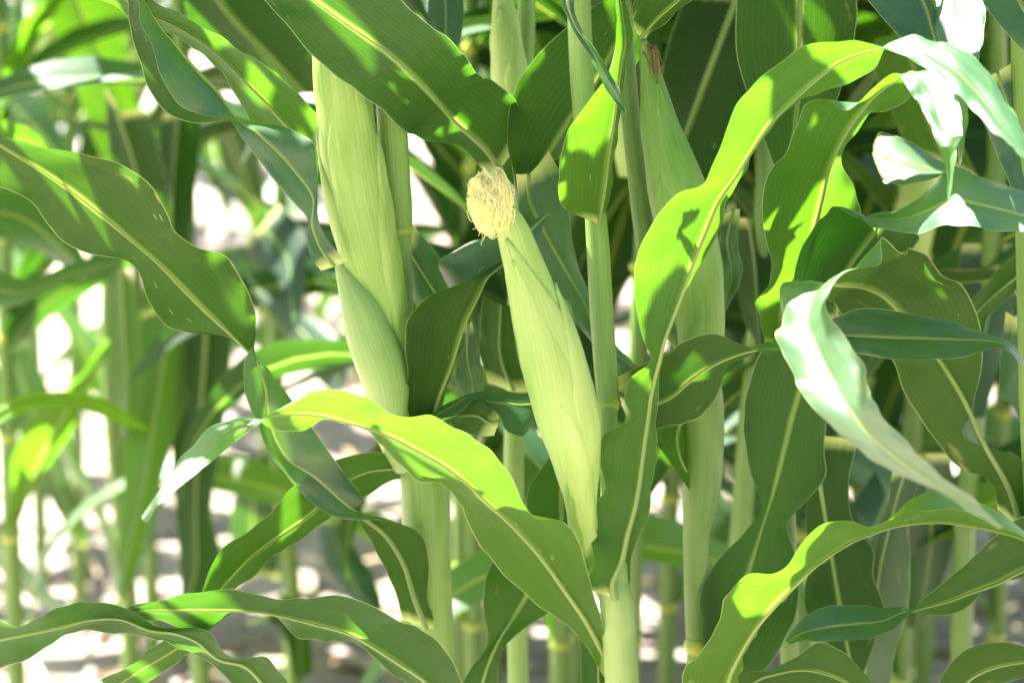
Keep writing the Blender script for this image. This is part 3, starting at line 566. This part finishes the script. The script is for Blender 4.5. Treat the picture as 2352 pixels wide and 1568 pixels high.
T('D', [5, 1], 3, -3, '2008,335,2006,350,2010,372;2020,303,2016,350,2028,418;2050,310,2045,365,2050,424;2092,328,2090,375,2098,418;2160,370,2160,392,2160,405;2230,400,2230,401,2230,403', label='blunt sunlit leaf blade', mat=LEAF_GLARE)
T('D', [4, 2, 1], 1, -1, '1700,1680,1680,1680,1650,1660;1765,1605,1735,1564,1690,1545;1810,1590,1790,1545,1760,1536;1860,1600,1840,1538,1830,1508;1920,1620,1890,1545,1880,1476;1970,1640,1940,1565,1935,1496;2030,1660,2000,1610,2007,1568;2060,1700,2050,1680,2050,1650')
T('D', [13, 15], 0, 0, '2125,1060,2085,1060,2050,1080;2090,1180,2050,1180,2030,1190;2091,1300,2022,1300,2002,1290;2085,1400,2008,1400,1993,1400;2055,1500,1990,1500,1980,1510;2040,1620,1980,1620,1965,1620', r0=0.005, mat=LEAF_SHADE)
T('D', [10, 11], 0, 0, '1972,1010,1870,1000,1850,1000;1950,1100,1882,1100,1860,1100;1960,1200,1895,1190,1850,1190;2007,1265,1908,1270,1860,1280;2005,1320,1918,1330,1848,1350;2031,1395,1930,1400,1850,1400;2010,1470,1945,1480,1880,1470;1985,1540,1960,1540,1930,1530', r0=0.005, flip=True, mat=LEAF_SHADE)
# --- plant E, right edge
T('E', [5, 4, 4, 4, 3, 1, -7, -12, -17, -22, -27, -31, -35, -38], [0, 0, -1, -2, -2, -3.5, -4, -3, -1], [1, 2, 3, 2, 2, 3.5, 4, 3, 1],
  '2420,1150,2350,1225,2290,1170;2334,1045,2312,1110,2270,1100;2300,1035,2272,1040,2215,1080;2215,1005,2247,990,2172,1040;2228,945,2218,925,2120,970;2250,870,2187,870,2075,900;2257,810,2150,815,2052,830;2247,730,2105,760,2020,780;2205,650,2060,710,1975,760;2165,632,2035,685,1955,745;2130,585,2005,668,1935,725;2095,572,1980,660,1920,700;2070,582,1960,657,1910,690;2028,550,1940,657,1903,690;2020,610,1922,655,1880,670;1968,614,1890,655,1798,650;1912,655,1865,690,1790,690;1898,706,1855,740,1798,745;1925,752,1870,780,1779,770;1958,797,1890,830,1801,815;1985,845,1915,875,1823,866;1996,895,1935,915,1840,900;2005,925,1955,945,1870,940;2044,978,1990,990,1915,985;2095,1030,2040,1035,1975,1035;2146,1080,2100,1082,2050,1085;2205,1128,2170,1123,2130,1118;2266,1172,2250,1175,2232,1172;2301,1210,2298,1213,2292,1211',
  label='long curled leaf shining white in the sun', ruf=0.3, r0=0.0042, mat=LEAF_GLARE)
T('E', [2, 0, -1, -1, -2], [-2, -2, -1, -1.5, -1.5], [2, 2, 1, 1.5, 1.5], '2480,1220,2450,1290,2440,1340;2352,1185,2352,1309,2340,1325;2300,1218,2290,1340,2275,1345;2240,1275,2230,1361,2249,1366;2190,1318,2180,1380,2205,1404;2145,1357,2135,1392,2150,1413;2110,1390,2105,1400,2100,1408;2080,1419,2075,1405,2078,1394;2044,1449,2030,1425,2026,1393;1980,1468,1970,1432,1960,1390;1905,1471,1900,1440,1890,1394;1845,1473,1840,1455,1839,1425;1812,1476,1808,1475,1804,1470',
  label='teal spear of a leaf pointing left in the lower right')
T('E', [1, -1], 1, -1, '2200,1640,2180,1620,2140,1620;2260,1585,2225,1562,2173,1535;2310,1565,2275,1536,2240,1478;2370,1558,2340,1522,2310,1472;2440,1560,2420,1520,2400,1498;2520,1580,2510,1545,2500,1530')
T('E', [9, 0, -8], -1, 1, '2270,-90,2205,-90,2140,-90;2266,0,2205,0,2143,0;2257,90,2207,95,2157,96;2246,140,2205,150,2170,155;2233,220,2212,225,2188,225;2218,310,2210,310,2198,310;2210,375,2207,380,2204,375', label='pale tip hanging straight down beside the top right corner', mat=LEAF_GLARE)
T('E', [6, 4], 1, -1, '2160,-60,2080,-60,1960,-60;2150,0,2120,0,1992,0;2158,50,2135,40,2030,45;2168,110,2150,100,2066,86;2175,160,2165,150,2110,150')
T('E', [-2, -3], 0, -1, '2400,-80,2320,-80,2250,-40;2420,0,2340,0,2262,15;2450,90,2390,80,2318,82;2500,170,2440,160,2370,140')
T('E', [7, 6], 1, -1, '2330,140,2290,165,2240,190;2400,220,2320,250,2247,255;2430,330,2370,350,2285,340;2450,430,2400,440,2320,430;2470,520,2430,520,2350,520')
T('E', [16, 14], 0, 0, '2400,540,2380,600,2360,640;2310,605,2310,655,2310,690;2260,655,2260,700,2270,730;2222,700,2235,730,2260,765')
T('E', [14, 13], 0, 0, '2400,740,2350,740,2310,715;2400,830,2345,830,2297,840;2390,900,2340,900,2299,910;2360,970,2345,965,2328,930')
# --- plant G and others just behind
T('G', [22, 20], 0, 0, '1060,-40,1020,-40,985,-40;1065,40,1025,40,985,40;1050,110,1020,110,995,120;1020,160,1010,160,1005,160', mat=LEAF_SHADE)
T('G', [20, 22], 0, 1, '1230,900,1180,900,1120,880;1190,820,1150,820,1100,790;1180,700,1150,700,1110,680', mat=LEAF_SHADE)

T('M1', [140, 145], 0, 2, '300,-60,150,-60,60,-60;295,60,190,50,100,20;300,180,245,170,160,150;330,280,285,260,195,265;350,380,310,380,240,380;340,480,325,480,290,480', mat=LEAF_LIT, r0=0.006, flip=True)
T('M1', [150, 145], 0, 2, '298,1390,285,1390,268,1390;322,1300,303,1290,280,1270;362,1200,332,1200,290,1215;374,1120,342,1120,305,1130;352,1040,332,1040,300,1050;330,960,320,955,305,950', flip=True)
T('M1', [150, 148], 0, 2, '285,1380,275,1380,265,1380;280,1300,265,1290,252,1290;262,1235,245,1215,228,1205;228,1140,210,1130,193,1130;188,1065,165,1060,145,1060;150,980,130,970,110,975', flip=True)
T('M1', [150, 130], 0, 2, '250,560,280,590,290,620;180,600,200,640,210,670;100,640,120,690,130,720;40,700,60,740,70,770;10,790,20,800,25,810', flip=True)
T('M1', [150, 140], 0, 2, '-30,1210,-35,1240,-40,1270;40,1270,30,1300,20,1330;110,1350,95,1370,80,1382;168,1412,160,1414,155,1416')
T('M1', [180, 175], 0, 2, '205,1250,192,1262,180,1252;178,1150,152,1150,122,1160;132,1050,105,1040,78,1050;80,950,70,940,60,950')
T('M1', [170, 160], 0, 2, '50,770,20,790,-20,780;112,890,60,900,15,905;142,1010,100,1020,58,1025;162,1110,140,1112,120,1125', flip=True)
T('M4', [90, 110], 0, 2, '-40,430,-40,480,-40,540;60,450,50,500,40,560;150,520,130,560,110,590;210,620,200,630,190,640')
T('M3', [150, 140], 0, 2, '560,1330,600,1320,640,1330;530,1230,580,1220,640,1225;540,1130,585,1120,630,1130;570,1050,600,1040,620,1050', mat=LEAF_SHADE)
T('M2', [108, 100], 0, 2, '440,690,390,690,325,720;448,850,372,860,306,850;402,1000,350,1000,280,1000;370,1100,335,1100,285,1120;332,1250,300,1250,272,1230;282,1380,275,1380,268,1360', mat=LEAF_LIT, r0=0.005, flip=True)
T('M2', [106, 100], 0, 2, '535,720,478,720,420,720;525,900,465,900,395,900;505,1030,455,1030,395,1050;485,1180,450,1180,405,1180;505,1280,450,1300,412,1290;470,1380,430,1390,415,1370', r0=0.005, flip=True, mat=LEAF_SHADE)
T('M2', [100, 95], 0, 2, '462,250,412,250,375,260;455,380,400,380,365,380;440,480,395,480,365,480;430,600,390,600,360,600;420,720,400,720,380,720', flip=True, mat=LEAF_SHADE)
T('M2', [60, 70], 0, 2, '620,-80,460,-60,420,-20;680,20,530,40,440,70;720,110,620,130,530,150;740,220,700,215,630,230', r0=0.005, flip=True, mat=LEAF_SHADE)
T('M2', [100, 105], 0, 2, '300,640,280,600,262,590;322,760,285,770,247,760;328,870,292,870,257,860;318,950,290,950,268,930;297,1010,287,1010,278,1000', mat=LEAF_LIT, flip=True)
T('M2', [90, 95], 0, 2, '330,250,270,260,240,200;360,330,300,350,250,330;390,450,330,470,270,460;400,600,350,600,310,600', flip=True, mat=LEAF_SHADE)
T('M3', [145, 130], 0, 2, '640,690,640,715,650,745;720,730,700,770,680,790;785,790,750,830,708,850;800,870,790,880,760,900', r0=0.005, mat=LEAF_SHADE)
T('M3', [120, 110], 0, 2, '805,1190,760,1185,726,1190;812,1250,775,1250,733,1245;852,1310,800,1310,753,1310;872,1360,830,1370,788,1365;882,1400,860,1400,838,1398', mat=LEAF_SHADE)
T('M3', [110, 100], 0, 2, '640,470,600,520,560,560;700,540,660,590,600,640;700,640,670,680,620,720;690,740,680,760,660,780', mat=LEAF_SHADE)
T('M3', [110, 100], 0, 2, '560,1430,620,1400,640,1360;640,1440,680,1430,700,1400;680,1560,690,1560,720,1540', r0=0.004, mat=LEAF_SHADE)
T('M4', [60, 80], [-1, 0], [1, 0], '-60,1012,-60,985,-60,958;30,957,20,935,10,923;110,932,110,915,100,899;200,944,205,925,210,906;290,976,285,958,280,940;353,993,350,990,348,985', mat=LEAF_LIT)
T('M4', [70, 90], 0, 2, '-40,600,-60,650,-60,700;60,640,50,670,45,700;180,600,170,622,165,640;305,575,300,598,300,615')
T('M4', [60, 80], 0, 2, '-60,250,-60,310,-60,380;30,280,20,320,0,370;90,310,80,340,60,370;150,390,140,390,130,395', mat=LEAF_LIT)
T('M5', [45, 40], 0, 2, '1760,60,1700,-20,1580,-30;1750,250,1640,130,1530,120;1690,400,1580,290,1500,300;1600,480,1540,400,1490,440;1520,560,1510,540,1490,540', r0=0.006, flip=True, mat=LEAF_SHADE)
T('M5', [45, 40], 0, 2, '1760,500,1720,500,1670,500;1775,620,1735,620,1690,610;1770,700,1740,710,1700,700;1760,790,1748,800,1735,790', flip=True, mat=LEAF_SHADE)
T('M5', [45, 50], 0, 2, '1900,1480,1860,1430,1840,1300;1990,1400,1950,1330,1900,1240;2030,1300,2000,1230,1960,1150;2050,1200,2040,1140,2010,1080', flip=True, mat=LEAF_SHADE)
T('M6', [55, 50], 0, 2, '2250,420,2180,380,2080,360;2200,300,2130,270,2050,260;2180,180,2100,160,2010,170;2140,90,2070,80,2010,90', mat=LEAF_LIT, r0=0.005)
T('M6', [55, 50], 0, 2, '2350,560,2290,560,2210,560;2330,700,2270,720,2190,700;2290,850,2240,860,2180,840;2260,960,2230,960,2200,940', r0=0.005, mat=LEAF_SHADE)
T('M6', [55, 60], 0, 2, '2180,1040,2120,1040,2060,1060;2200,1180,2140,1180,2080,1200;2170,1320,2130,1320,2080,1330;2120,1440,2105,1440,2080,1440', r0=0.005, mat=LEAF_SHADE)

# ------------------------------------------------------------------ generated maize leaves (unseen overhead leaves added for shade, and the rows behind)
def arch_rows(base, azim, length, width, up, droop, twist, seed, n=26):
    rnd = random.Random(seed); d = Vector((math.cos(azim), math.sin(azim), 0)); side = Vector((-d.y, d.x, 0))
    ph = rnd.uniform(0, 6); ph2 = rnd.uniform(0, 6); fq = rnd.uniform(2.2, 3.6); bend = rnd.uniform(-0.5, 0.5)
    rows = []; p = base.copy(); ang = up
    for i in range(n):
        f = i / (n - 1); dd = (d + side * bend * f).normalized(); tg = dd * math.cos(ang) + Vector((0, 0, 1)) * math.sin(ang)
        sd = dd.cross(Vector((0, 0, 1))).normalized() * -1
        wd = width * 0.5 * min(1, 0.35 + f * 4) * (1 - f ** 2.6) + 0.0006
        nn = sd.cross(tg) * -1; tw = twist * f
        sv = sd * math.cos(tw) + nn * math.sin(tw); nv = nn * math.cos(tw) - sd * math.sin(tw)
        ra = math.sin(f * 6.283 * fq + ph) * 0.22 * wd; rb = math.sin(f * 6.283 * fq * 1.1 + ph2) * 0.22 * wd
        ra2 = 1 + 0.10 * math.sin(f * 6.283 * fq + ph + 1.4); rb2 = 1 + 0.10 * math.sin(f * 6.283 * fq * 1.1 + ph2 + 1.4)
        A = p + sv * wd * ra2 + nv * (wd * 0.25 + ra); B = p - sv * wd * rb2 + nv * (wd * 0.25 + rb)
        rows.append((A, p.copy(), B)); p = p + tg * (length / (n - 1)); ang -= droop / (n - 1) * (0.4 + 1.2 * f)
    return rows

# spots of the photograph that lie in full sun: nothing overhead may shade them
LIT = [(1353,620,0),(1356,700,0),(1360,780,0),(1352,560,0),(1395,235,0),(1370,270,0),(1410,220,0),(260,60,0),(270,110,0),(250,250,0),(210,120,0),(390,850,0),(400,900,0),(280,850,0),(290,900,0),(60,320,0),(100,340,0),(700,1480,0),(1560,470,0),(1540,560,0),(1520,640,0),(1600,430,0),(1650,380,0),(1700,270,0),(1740,260,0),(1500,700,0),(1890,120,0),(1950,120,0),(1970,100,0),
 (2100,100,0),(2160,130,0),(2220,180,0),(2280,250,0),(2130,120,0),(2320,300,0),
 (1820,450,0),(1800,520,0),(1850,480,0),(1930,380,0),(1900,440,0),(1810,580,0),(1770,680,0),(1900,580,0),(1900,620,0),(1870,600,0),
 (1840,680,0),(1830,730,0),(1850,800,0),(1900,880,0),(1950,920,0),(1880,840,0),(1990,1000,0),(2050,1050,0),(1930,860,0),
 (2180,700,0),(2200,720,0),(2200,20,0),(2200,60,0),(2180,480,0),(2230,500,0),(2130,510,0),(2300,510,0),(2130,230,0),(2160,290,0),
 (2080,370,0),(2050,340,0),(2110,390,0),(2040,390,0),
 (760,930,0),(820,940,0),(860,960,0),(920,1000,0),(980,1030,0),(1040,1040,0),(980,980,0),(1080,1080,0),(720,930,0),(1250,1205,0),(1280,1205,0),(1100,1120,0),
 (545,985,0),(440,1075,0),(460,1060,0),(1700,1390,0),(1680,1430,0),(1750,1350,0),(1630,1520,0),(1800,1320,0),(2000,1215,0),(2060,1195,0),(2150,1150,0),(2100,1160,0),(1720,1450,0),(1820,1290,0),
 (1100,460,0),(1090,440,0),(1110,500,0),(1120,440,0),(1365,600,0),(1368,700,0),(1360,560,0),(1370,800,0),(1210,850,0),(730,200,0),(740,170,0),(725,250,0),(728,290,0),
 (670,1130,0),(490,590,0),(190,430,0),(470,1390,0),(1560,960,0),(1600,930,0),(1640,890,0),(1550,860,0),(1580,850,0),(300,1440,0),(350,1450,0),
 (740,15,0),(1230,950,0),(1210,960,0),(1160,1290,0),(1178,320,0),(1180,360,0),(1410,150,0),(1415,20,0),(1330,20,0),(1425,240,0),(1160,100,0),(1145,60,0),
 (740,1470,0),(420,1450,0),(610,1515,0),(1205,480,0),(600,200,0),(500,90,0)]
def build_bvh():
    vs, fs = [], []
    for me in BVH_SRC:
        b = len(vs); vs += [v.co.copy() for v in me.vertices]; fs += [tuple(b + i for i in p.vertices) for p in me.polygons]
    return BVHTree.FromPolygons(vs, fs)
bvh = build_bvh()
def hit(px, py):
    r = ray(px, py).normalized(); h = bvh.ray_cast(CAM, r); return h[0]
lit_pts = [h for h in (hit(x, y) for x, y, _ in LIT) if h]
want = []
lit_pts = [p for p in lit_pts if not bvh.ray_cast(p + S * 0.004, S)[0]]
rnd = random.Random(11)
for q in range(2600):
    x, y = rnd.uniform(0, 2352), rnd.uniform(0, 1568); h = hit(x, y)
    if not h: continue
    want.append((x, y, h))
litpx = [(x, y) for x, y, _ in LIT]
want = [h for x, y, h in want if all((x - a) ** 2 + (y - b) ** 2 > 55 ** 2 for a, b in litpx)]
E1 = S.orthogonal().normalized(); E2 = S.cross(E1)
def proj(p): return (p.dot(E1), p.dot(E2), p.dot(S))
lit2 = [proj(p) for p in lit_pts]; want2 = [proj(p) for p in want]; covered = [False] * len(want2)
def inside_rows(rows2, q, grow):
    """does the leaf (projected along the sun) cover point q, with its edges grown by that many metres?"""
    for (m0, w0), (m1, w1) in zip(rows2, rows2[1:]):
        if m0[2] < q[2] + 0.02: continue
        dx, dy = m1[0] - m0[0], m1[1] - m0[1]; L2 = dx*dx + dy*dy + 1e-12
        t = max(0, min(1, ((q[0] - m0[0]) * dx + (q[1] - m0[1]) * dy) / L2)); ex = q[0] - m0[0] - dx * t; ey = q[1] - m0[1] - dy * t
        if ex*ex + ey*ey < (w0 + (w1 - w0) * t + grow) ** 2: return True
    return False
def w2(A, B):
    a, b = proj(A), proj(B); return math.hypot(a[0] - b[0], a[1] - b[1]) / 2
LEFT = [(-0.60, 0.02, 'unseen maize plant added past the left edge, its upper leaves shading the front plants'),
        (-0.72, 0.40, 'second unseen maize plant added past the left edge for shade, farther back')]
for i, (x, y, lab) in enumerate(LEFT):  # unseen plants added to carry shading leaves
    PL['L%d' % i] = plant_root(x, y, lab)
    link('stalk', tube([Vector((x, y, 2.2 * f / 12 - 0.03)) for f in range(13)], [0.0135 - 0.0006 * f for f in range(13)], 12, STALK), PL['L%d' % i])
def top_stem(k, *pts): STEMS.append((PL[k], pts))
STEMS = []
for k in PL:
    if k[0] == 'L': x, y = PL[k].location[:2]; STEMS.append((PL[k], Vector((x, y, 1.0)), Vector((x, y, 2.15))))
for k, px, ytop, yc in (('A', 1328, -60, 2.5), ('B', 880, -60, 4), ('C', 1430, -60, 9), ('D', 1840, -200, 15), ('E', 2340, -100, 8), ('G', 1212, -200, 27)):
    a = at(px, ytop, yc); STEMS.append((PL[k], a, a + Vector((0, 0, 0.75))))
accepted = []; crnd = random.Random(23); fails = 0
for trial in range(40000):
    unc = [i for i, c_ in enumerate(covered) if not c_] if trial % 50 == 0 else unc
    if not unc: break
    free = crnd.choice(unc)
    if covered[free]: continue
    root, s0, s1 = crnd.choice(STEMS)
    base = s0.lerp(s1, crnd.random())
    Tt = want[free] + S * crnd.uniform(0.12, 1.1)
    if in_view(base, 30) or in_view(Tt, 70): continue
    d = Tt - base
    if d.length > 0.75 or d.length < 0.08: continue
    fwd = Vector((d.x, d.y, 0)); fwd = fwd.normalized() if fwd.length > 1e-4 else Vector((1, 0, 0))
    e = Tt + fwd * crnd.uniform(0.08, 0.3) + Vector((0, 0, crnd.uniform(-0.22, 0.02)))
    mid = base.lerp(Tt, 0.5) + Vector((0, 0, crnd.uniform(0.02, 0.12)))
    sp = [Vector(p) for p in spline([tuple(base), tuple(mid), tuple(Tt), tuple(e)], 22)]
    wd = crnd.uniform(0.018, 0.046) if trial < 22000 else crnd.uniform(0.008, 0.026); tw = crnd.uniform(-0.9, 0.9); ph = crnd.uniform(0, 6); rows = []
    for i, p in enumerate(sp):
        f = i / 21; tg = (sp[min(21, i + 1)] - sp[max(0, i - 1)]).normalized(); sd = tg.cross(Vector((0, 0, 1))).normalized(); nv = sd.cross(tg)
        c, sn = math.cos(tw * (f - 0.3)), math.sin(tw * (f - 0.3)); sv = sd * c + nv * sn; n2 = nv * c - sd * sn
        wq = wd * min(1, 0.35 + f * 3.5) * (1 - f ** 2.8) + 0.0005
        rows.append((p - sv * wq * (1 + 0.1 * math.sin(f * 17 + ph)) + n2 * wq * (0.3 + 0.2 * math.sin(f * 19 + ph)), p, p + sv * wq * (1 + 0.1 * math.sin(f * 15 + ph)) + n2 * wq * (0.3 + 0.2 * math.sin(f * 16 + ph))))
    if any(in_view(p, 45) for r in rows for p in r): continue
    rows2 = [(proj(M_), w2(A, B)) for A, M_, B in rows]
    bx0, bx1 = min(r[0][0] for r in rows2) - 0.06, max(r[0][0] for r in rows2) + 0.06
    by0, by1 = min(r[0][1] for r in rows2) - 0.06, max(r[0][1] for r in rows2) + 0.06
    if any(bx0 < q[0] < bx1 and by0 < q[1] < by1 and inside_rows(rows2, q, 0.004) for q in lit2): continue
    new = [i for i, q in enumerate(want2) if not covered[i] and bx0 < q[0] < bx1 and by0 < q[1] < by1 and inside_rows(rows2, q, 0)]
    if len(new) < (3 if trial < 22000 else 2): continue
    for i in new: covered[i] = True
    accepted.append((root, rows, trial))
    if len(accepted) > 220: break
for root, rows, tr in accepted: add_leaf(root, rows, seed=tr % 97, cols=8, rib=False)  # unseen leaves, shaped and placed to cast shade on the front plants

# ------------------------------------------------------------------ the rows behind
def proto(seed):
    rnd = random.Random(seed); parts = []
    H = rnd.uniform(1.9, 2.3); lean = rnd.uniform(-0.03, 0.03)
    path = [Vector((lean * f * f * 3, 0.01 * math.sin(f * 5), H * f)) for f in [i / 24 for i in range(25)]]
    rad = [0.0135 * (1 - 0.55 * i / 24) for i in range(25)]
    parts.append(('stalk', tube(path, rad, 12, STALKD)))
    az = rnd.uniform(-0.5, 0.5); z = 0.36; k = 0
    while z < H - 0.15:
        i = min(24, int(z / H * 24)); b = path[i].copy(); b.z = z
        L = 0.45 + 0.45 * math.sin(math.pi * min(1, z / H + 0.12)); W = 0.108 * (0.6 + 0.5 * math.sin(math.pi * z / H))
        rows = arch_rows(b, az + rnd.uniform(-0.35, 0.35), L * rnd.uniform(0.85, 1.15), W * rnd.uniform(0.85, 1.1), rnd.uniform(0.75, 1.3), rnd.uniform(1.2, 2.9), rnd.uniform(-1.2, 1.2), seed * 50 + k, n=20)
        parts.append(('leaf', leaf_mesh(rows, cols=8, mat=LEAF_LIT if k % 4 == 0 else LEAF_SHADE)))
        pr = [(-0.006, 0.95), (-0.002, 1.12), (0.002, 1.12), (0.006, 0.95)]
        parts.append(('node', tube([b + Vector((0, 0, a)) for a, _ in pr], [rad[i] * c for _, c in pr], 10, NODE, 'node')))
        az += math.pi + rnd.uniform(-0.2, 0.2); z += rnd.uniform(0.12, 0.16) if z < 1.1 else rnd.uniform(0.08, 0.11); k += 1
    if seed % 3 != 0:
        a = az + 1.2; ez = rnd.uniform(0.85, 1.1); d = Vector((math.cos(a), math.sin(a), 0)); e0 = Vector((0, 0, ez))
        ep = [e0 + d * (0.012 + 0.06 * f) + Vector((0, 0, 0.24 * f)) for f in [i / 12 for i in range(13)]]
        er = [0.024 * math.sin(math.pi * (0.12 + 0.86 * i / 12)) ** 0.7 + 0.002 for i in range(13)]
        parts.append(('ear', tube(ep, er, 16, HUSK, 'ear')))
        sp = []
        for q in range(50):
            t = ep[-1]; v = Vector((rnd.uniform(-1, 1), rnd.uniform(-1, 1), rnd.uniform(-0.3, 0.6))) * 0.02
            sp.append([t + v * f + Vector((0, 0, 0.012 * f - 0.04 * f * f)) for f in [i / 5 for i in range(6)]])
        vs, fs, uvs = [], [], []
        parts.append(('silk', sp))
    return parts
PROTO = [proto(s) for s in range(1, 8)]
def place(pi, x, y, rz, sc, label, group='maize plants in the rows behind', ymin=-9):
    root = plant_root(x, y, label, group); root.rotation_euler = (0, 0, rz); root.scale = (sc, sc, sc); st = None
    for name, me in PROTO[pi]:
        if name == 'silk':
            if me and isinstance(me, list):
                o = strands(me, 0.0006, SILK if pi % 2 else SILKB, 'silk', None); PROTO[pi][PROTO[pi].index((name, me))] = (name, o.data); o.parent = last
            else:
                o = bpy.data.objects.new('silk', me); COL.objects.link(o); o.parent = last; o['kind'] = 'stuff'
            continue
        if name == 'leaf' and ymin > -9:
            mt = Matrix.Translation(Vector((x, y, 0))) @ Matrix.Rotation(rz, 4, 'Z') @ Matrix.Scale(sc, 4)
            if any((mt @ v.co).y < ymin and in_view(mt @ v.co, 60) for v in list(me.vertices)[::5]): continue
        o = bpy.data.objects.new(name, me); COL.objects.link(o)
        o.parent = st if name == 'node' else root
        if name == 'stalk': st = o
        if name == 'ear': last = o
    return root
SPOTS = [  # (px of the stalk in the photograph, metres behind the front row, size, label)
 (185, 2.1, 1.0, 'soft-focus maize plant nearest the left edge, its stalk bare over the pale soil'),
 (80, 3.0, 1.0, 'far blurred maize plant at the left edge of the picture'),
 (1060, 1.3, 1.0, 'soft-focus maize plant behind the stalk of the thick ear'),
 (1290, 0.9, 1.0, 'soft-focus maize plant hidden behind the silk-topped ear'),
 (1530, 1.1, 1.0, 'soft-focus maize plant showing its stalk between the centre and right stalks'),
 (1960, 1.2, 1.0, 'soft-focus maize plant behind the white curled leaf'),
 (2130, 1.7, 1.0, 'soft-focus maize plant over the sunlit soil at the lower right'),
 (2290, 1.0, 1.0, 'soft-focus maize plant just inside the right edge'),
 (30, 1.35, 1.0, 'soft-focus maize plant cut by the left edge under the long olive leaf'),
 (1180, 1.9, 1.0, 'blurred maize plant below the silk-topped ear'),
 (1400, 2.2, 1.0, 'blurred maize plant straight behind the centre stalk'),
 (1640, 1.9, 1.0, 'blurred maize plant behind the brown-silked ear'),
 (1850, 2.3, 1.0, 'blurred maize plant behind the white curled leaf, farther off'),
 (2060, 0.8, 1.0, 'soft-focus maize plant behind the dark scratched leaf'),
 (2000, 1.9, 1.0, 'blurred maize plant seen above the sweeping lime leaf'),
 (350, 1.85, 0.9, 'small soft-focus maize plant on the pale soil at the lower left'),
 (100, 2.3, 1.0, 'blurred maize plant standing in open soil near the left edge'),
 (1130, 1.45, 1.0, 'soft-focus maize plant low in the gap left of the centre stalk'),
 (1330, 1.25, 1.0, 'soft-focus maize plant deep behind the base of the centre ear'),
 (1700, 1.35, 1.0, 'soft-focus maize plant deep behind the broad olive leaf'),
 (1850, 1.0, 1.0, 'dim maize plant behind the sweeping lime leaf'),
 (2120, 1.3, 1.0, 'dim maize plant over the teal spear leaf'),
 (1440, 0.52, 1.0, 'maize plant in the gloom behind the upright leaf of the centre stalk'),
 (1090, 1.0, 1.0, 'maize plant in the green blur left of the silk mop'),
 (1900, 0.62, 1.0, 'maize plant in the gloom behind the lime leaf that hangs in a white tip'),
]
prnd = random.Random(3)
for i, (px, yy, sc, lab) in enumerate(SPOTS):
    place(i % 7, at(px, 1400, yy * 100).x, yy, prnd.uniform(-0.55, 0.55) + math.pi * (i % 2), sc * prnd.uniform(0.95, 1.05), lab, ymin=(0.3 if px > 1000 else 0.5))
ORD = 'first second third fourth fifth sixth seventh eighth ninth tenth eleventh twelfth thirteenth fourteenth fifteenth sixteenth seventeenth eighteenth nineteenth twentieth'.split()
rows_y = [2.9, 3.8, 4.9, 6.2, 7.8]
names = ['first', 'second', 'third', 'fourth', 'fifth']
n = 0
for ri, yy in enumerate(rows_y):
    half = (yy + 2) * 0.212 + 0.35; num = 0; x = -half + prnd.uniform(0, 0.25); 
    while x < half:
        if prnd.random() > (0.5 if x < -0.1 else 0.25):
            place(prnd.randrange(7), x, yy + prnd.uniform(-0.12, 0.12), prnd.uniform(0, 6.28), prnd.uniform(0.9, 1.1),
                  'blurred maize plant, %s from the left in the %s far row' % (ORD[num], names[ri])); num += 1
            n += 1
        x += prnd.uniform(0.24, 0.42)
for i, (x, y) in enumerate([(-1.5, -2.9), (-1.1, -2.75), (-0.7, -2.95), (-0.3, -2.8), (0.1, -2.9), (0.5, -2.75), (0.9, -2.9), (1.3, -2.8), (1.45, -1.7), (1.5, -1.1), (1.45, -0.4)]):
    r_ = place(prnd.randrange(7), x, y, prnd.uniform(0, 6.28), 1.0, 'maize plant out of the picture, %s %s' % (ORD[i] if i < 8 else ORD[i - 8], 'in the row behind the camera' if y < -2 else 'to the right of the camera'), 'maize plants of the near row')
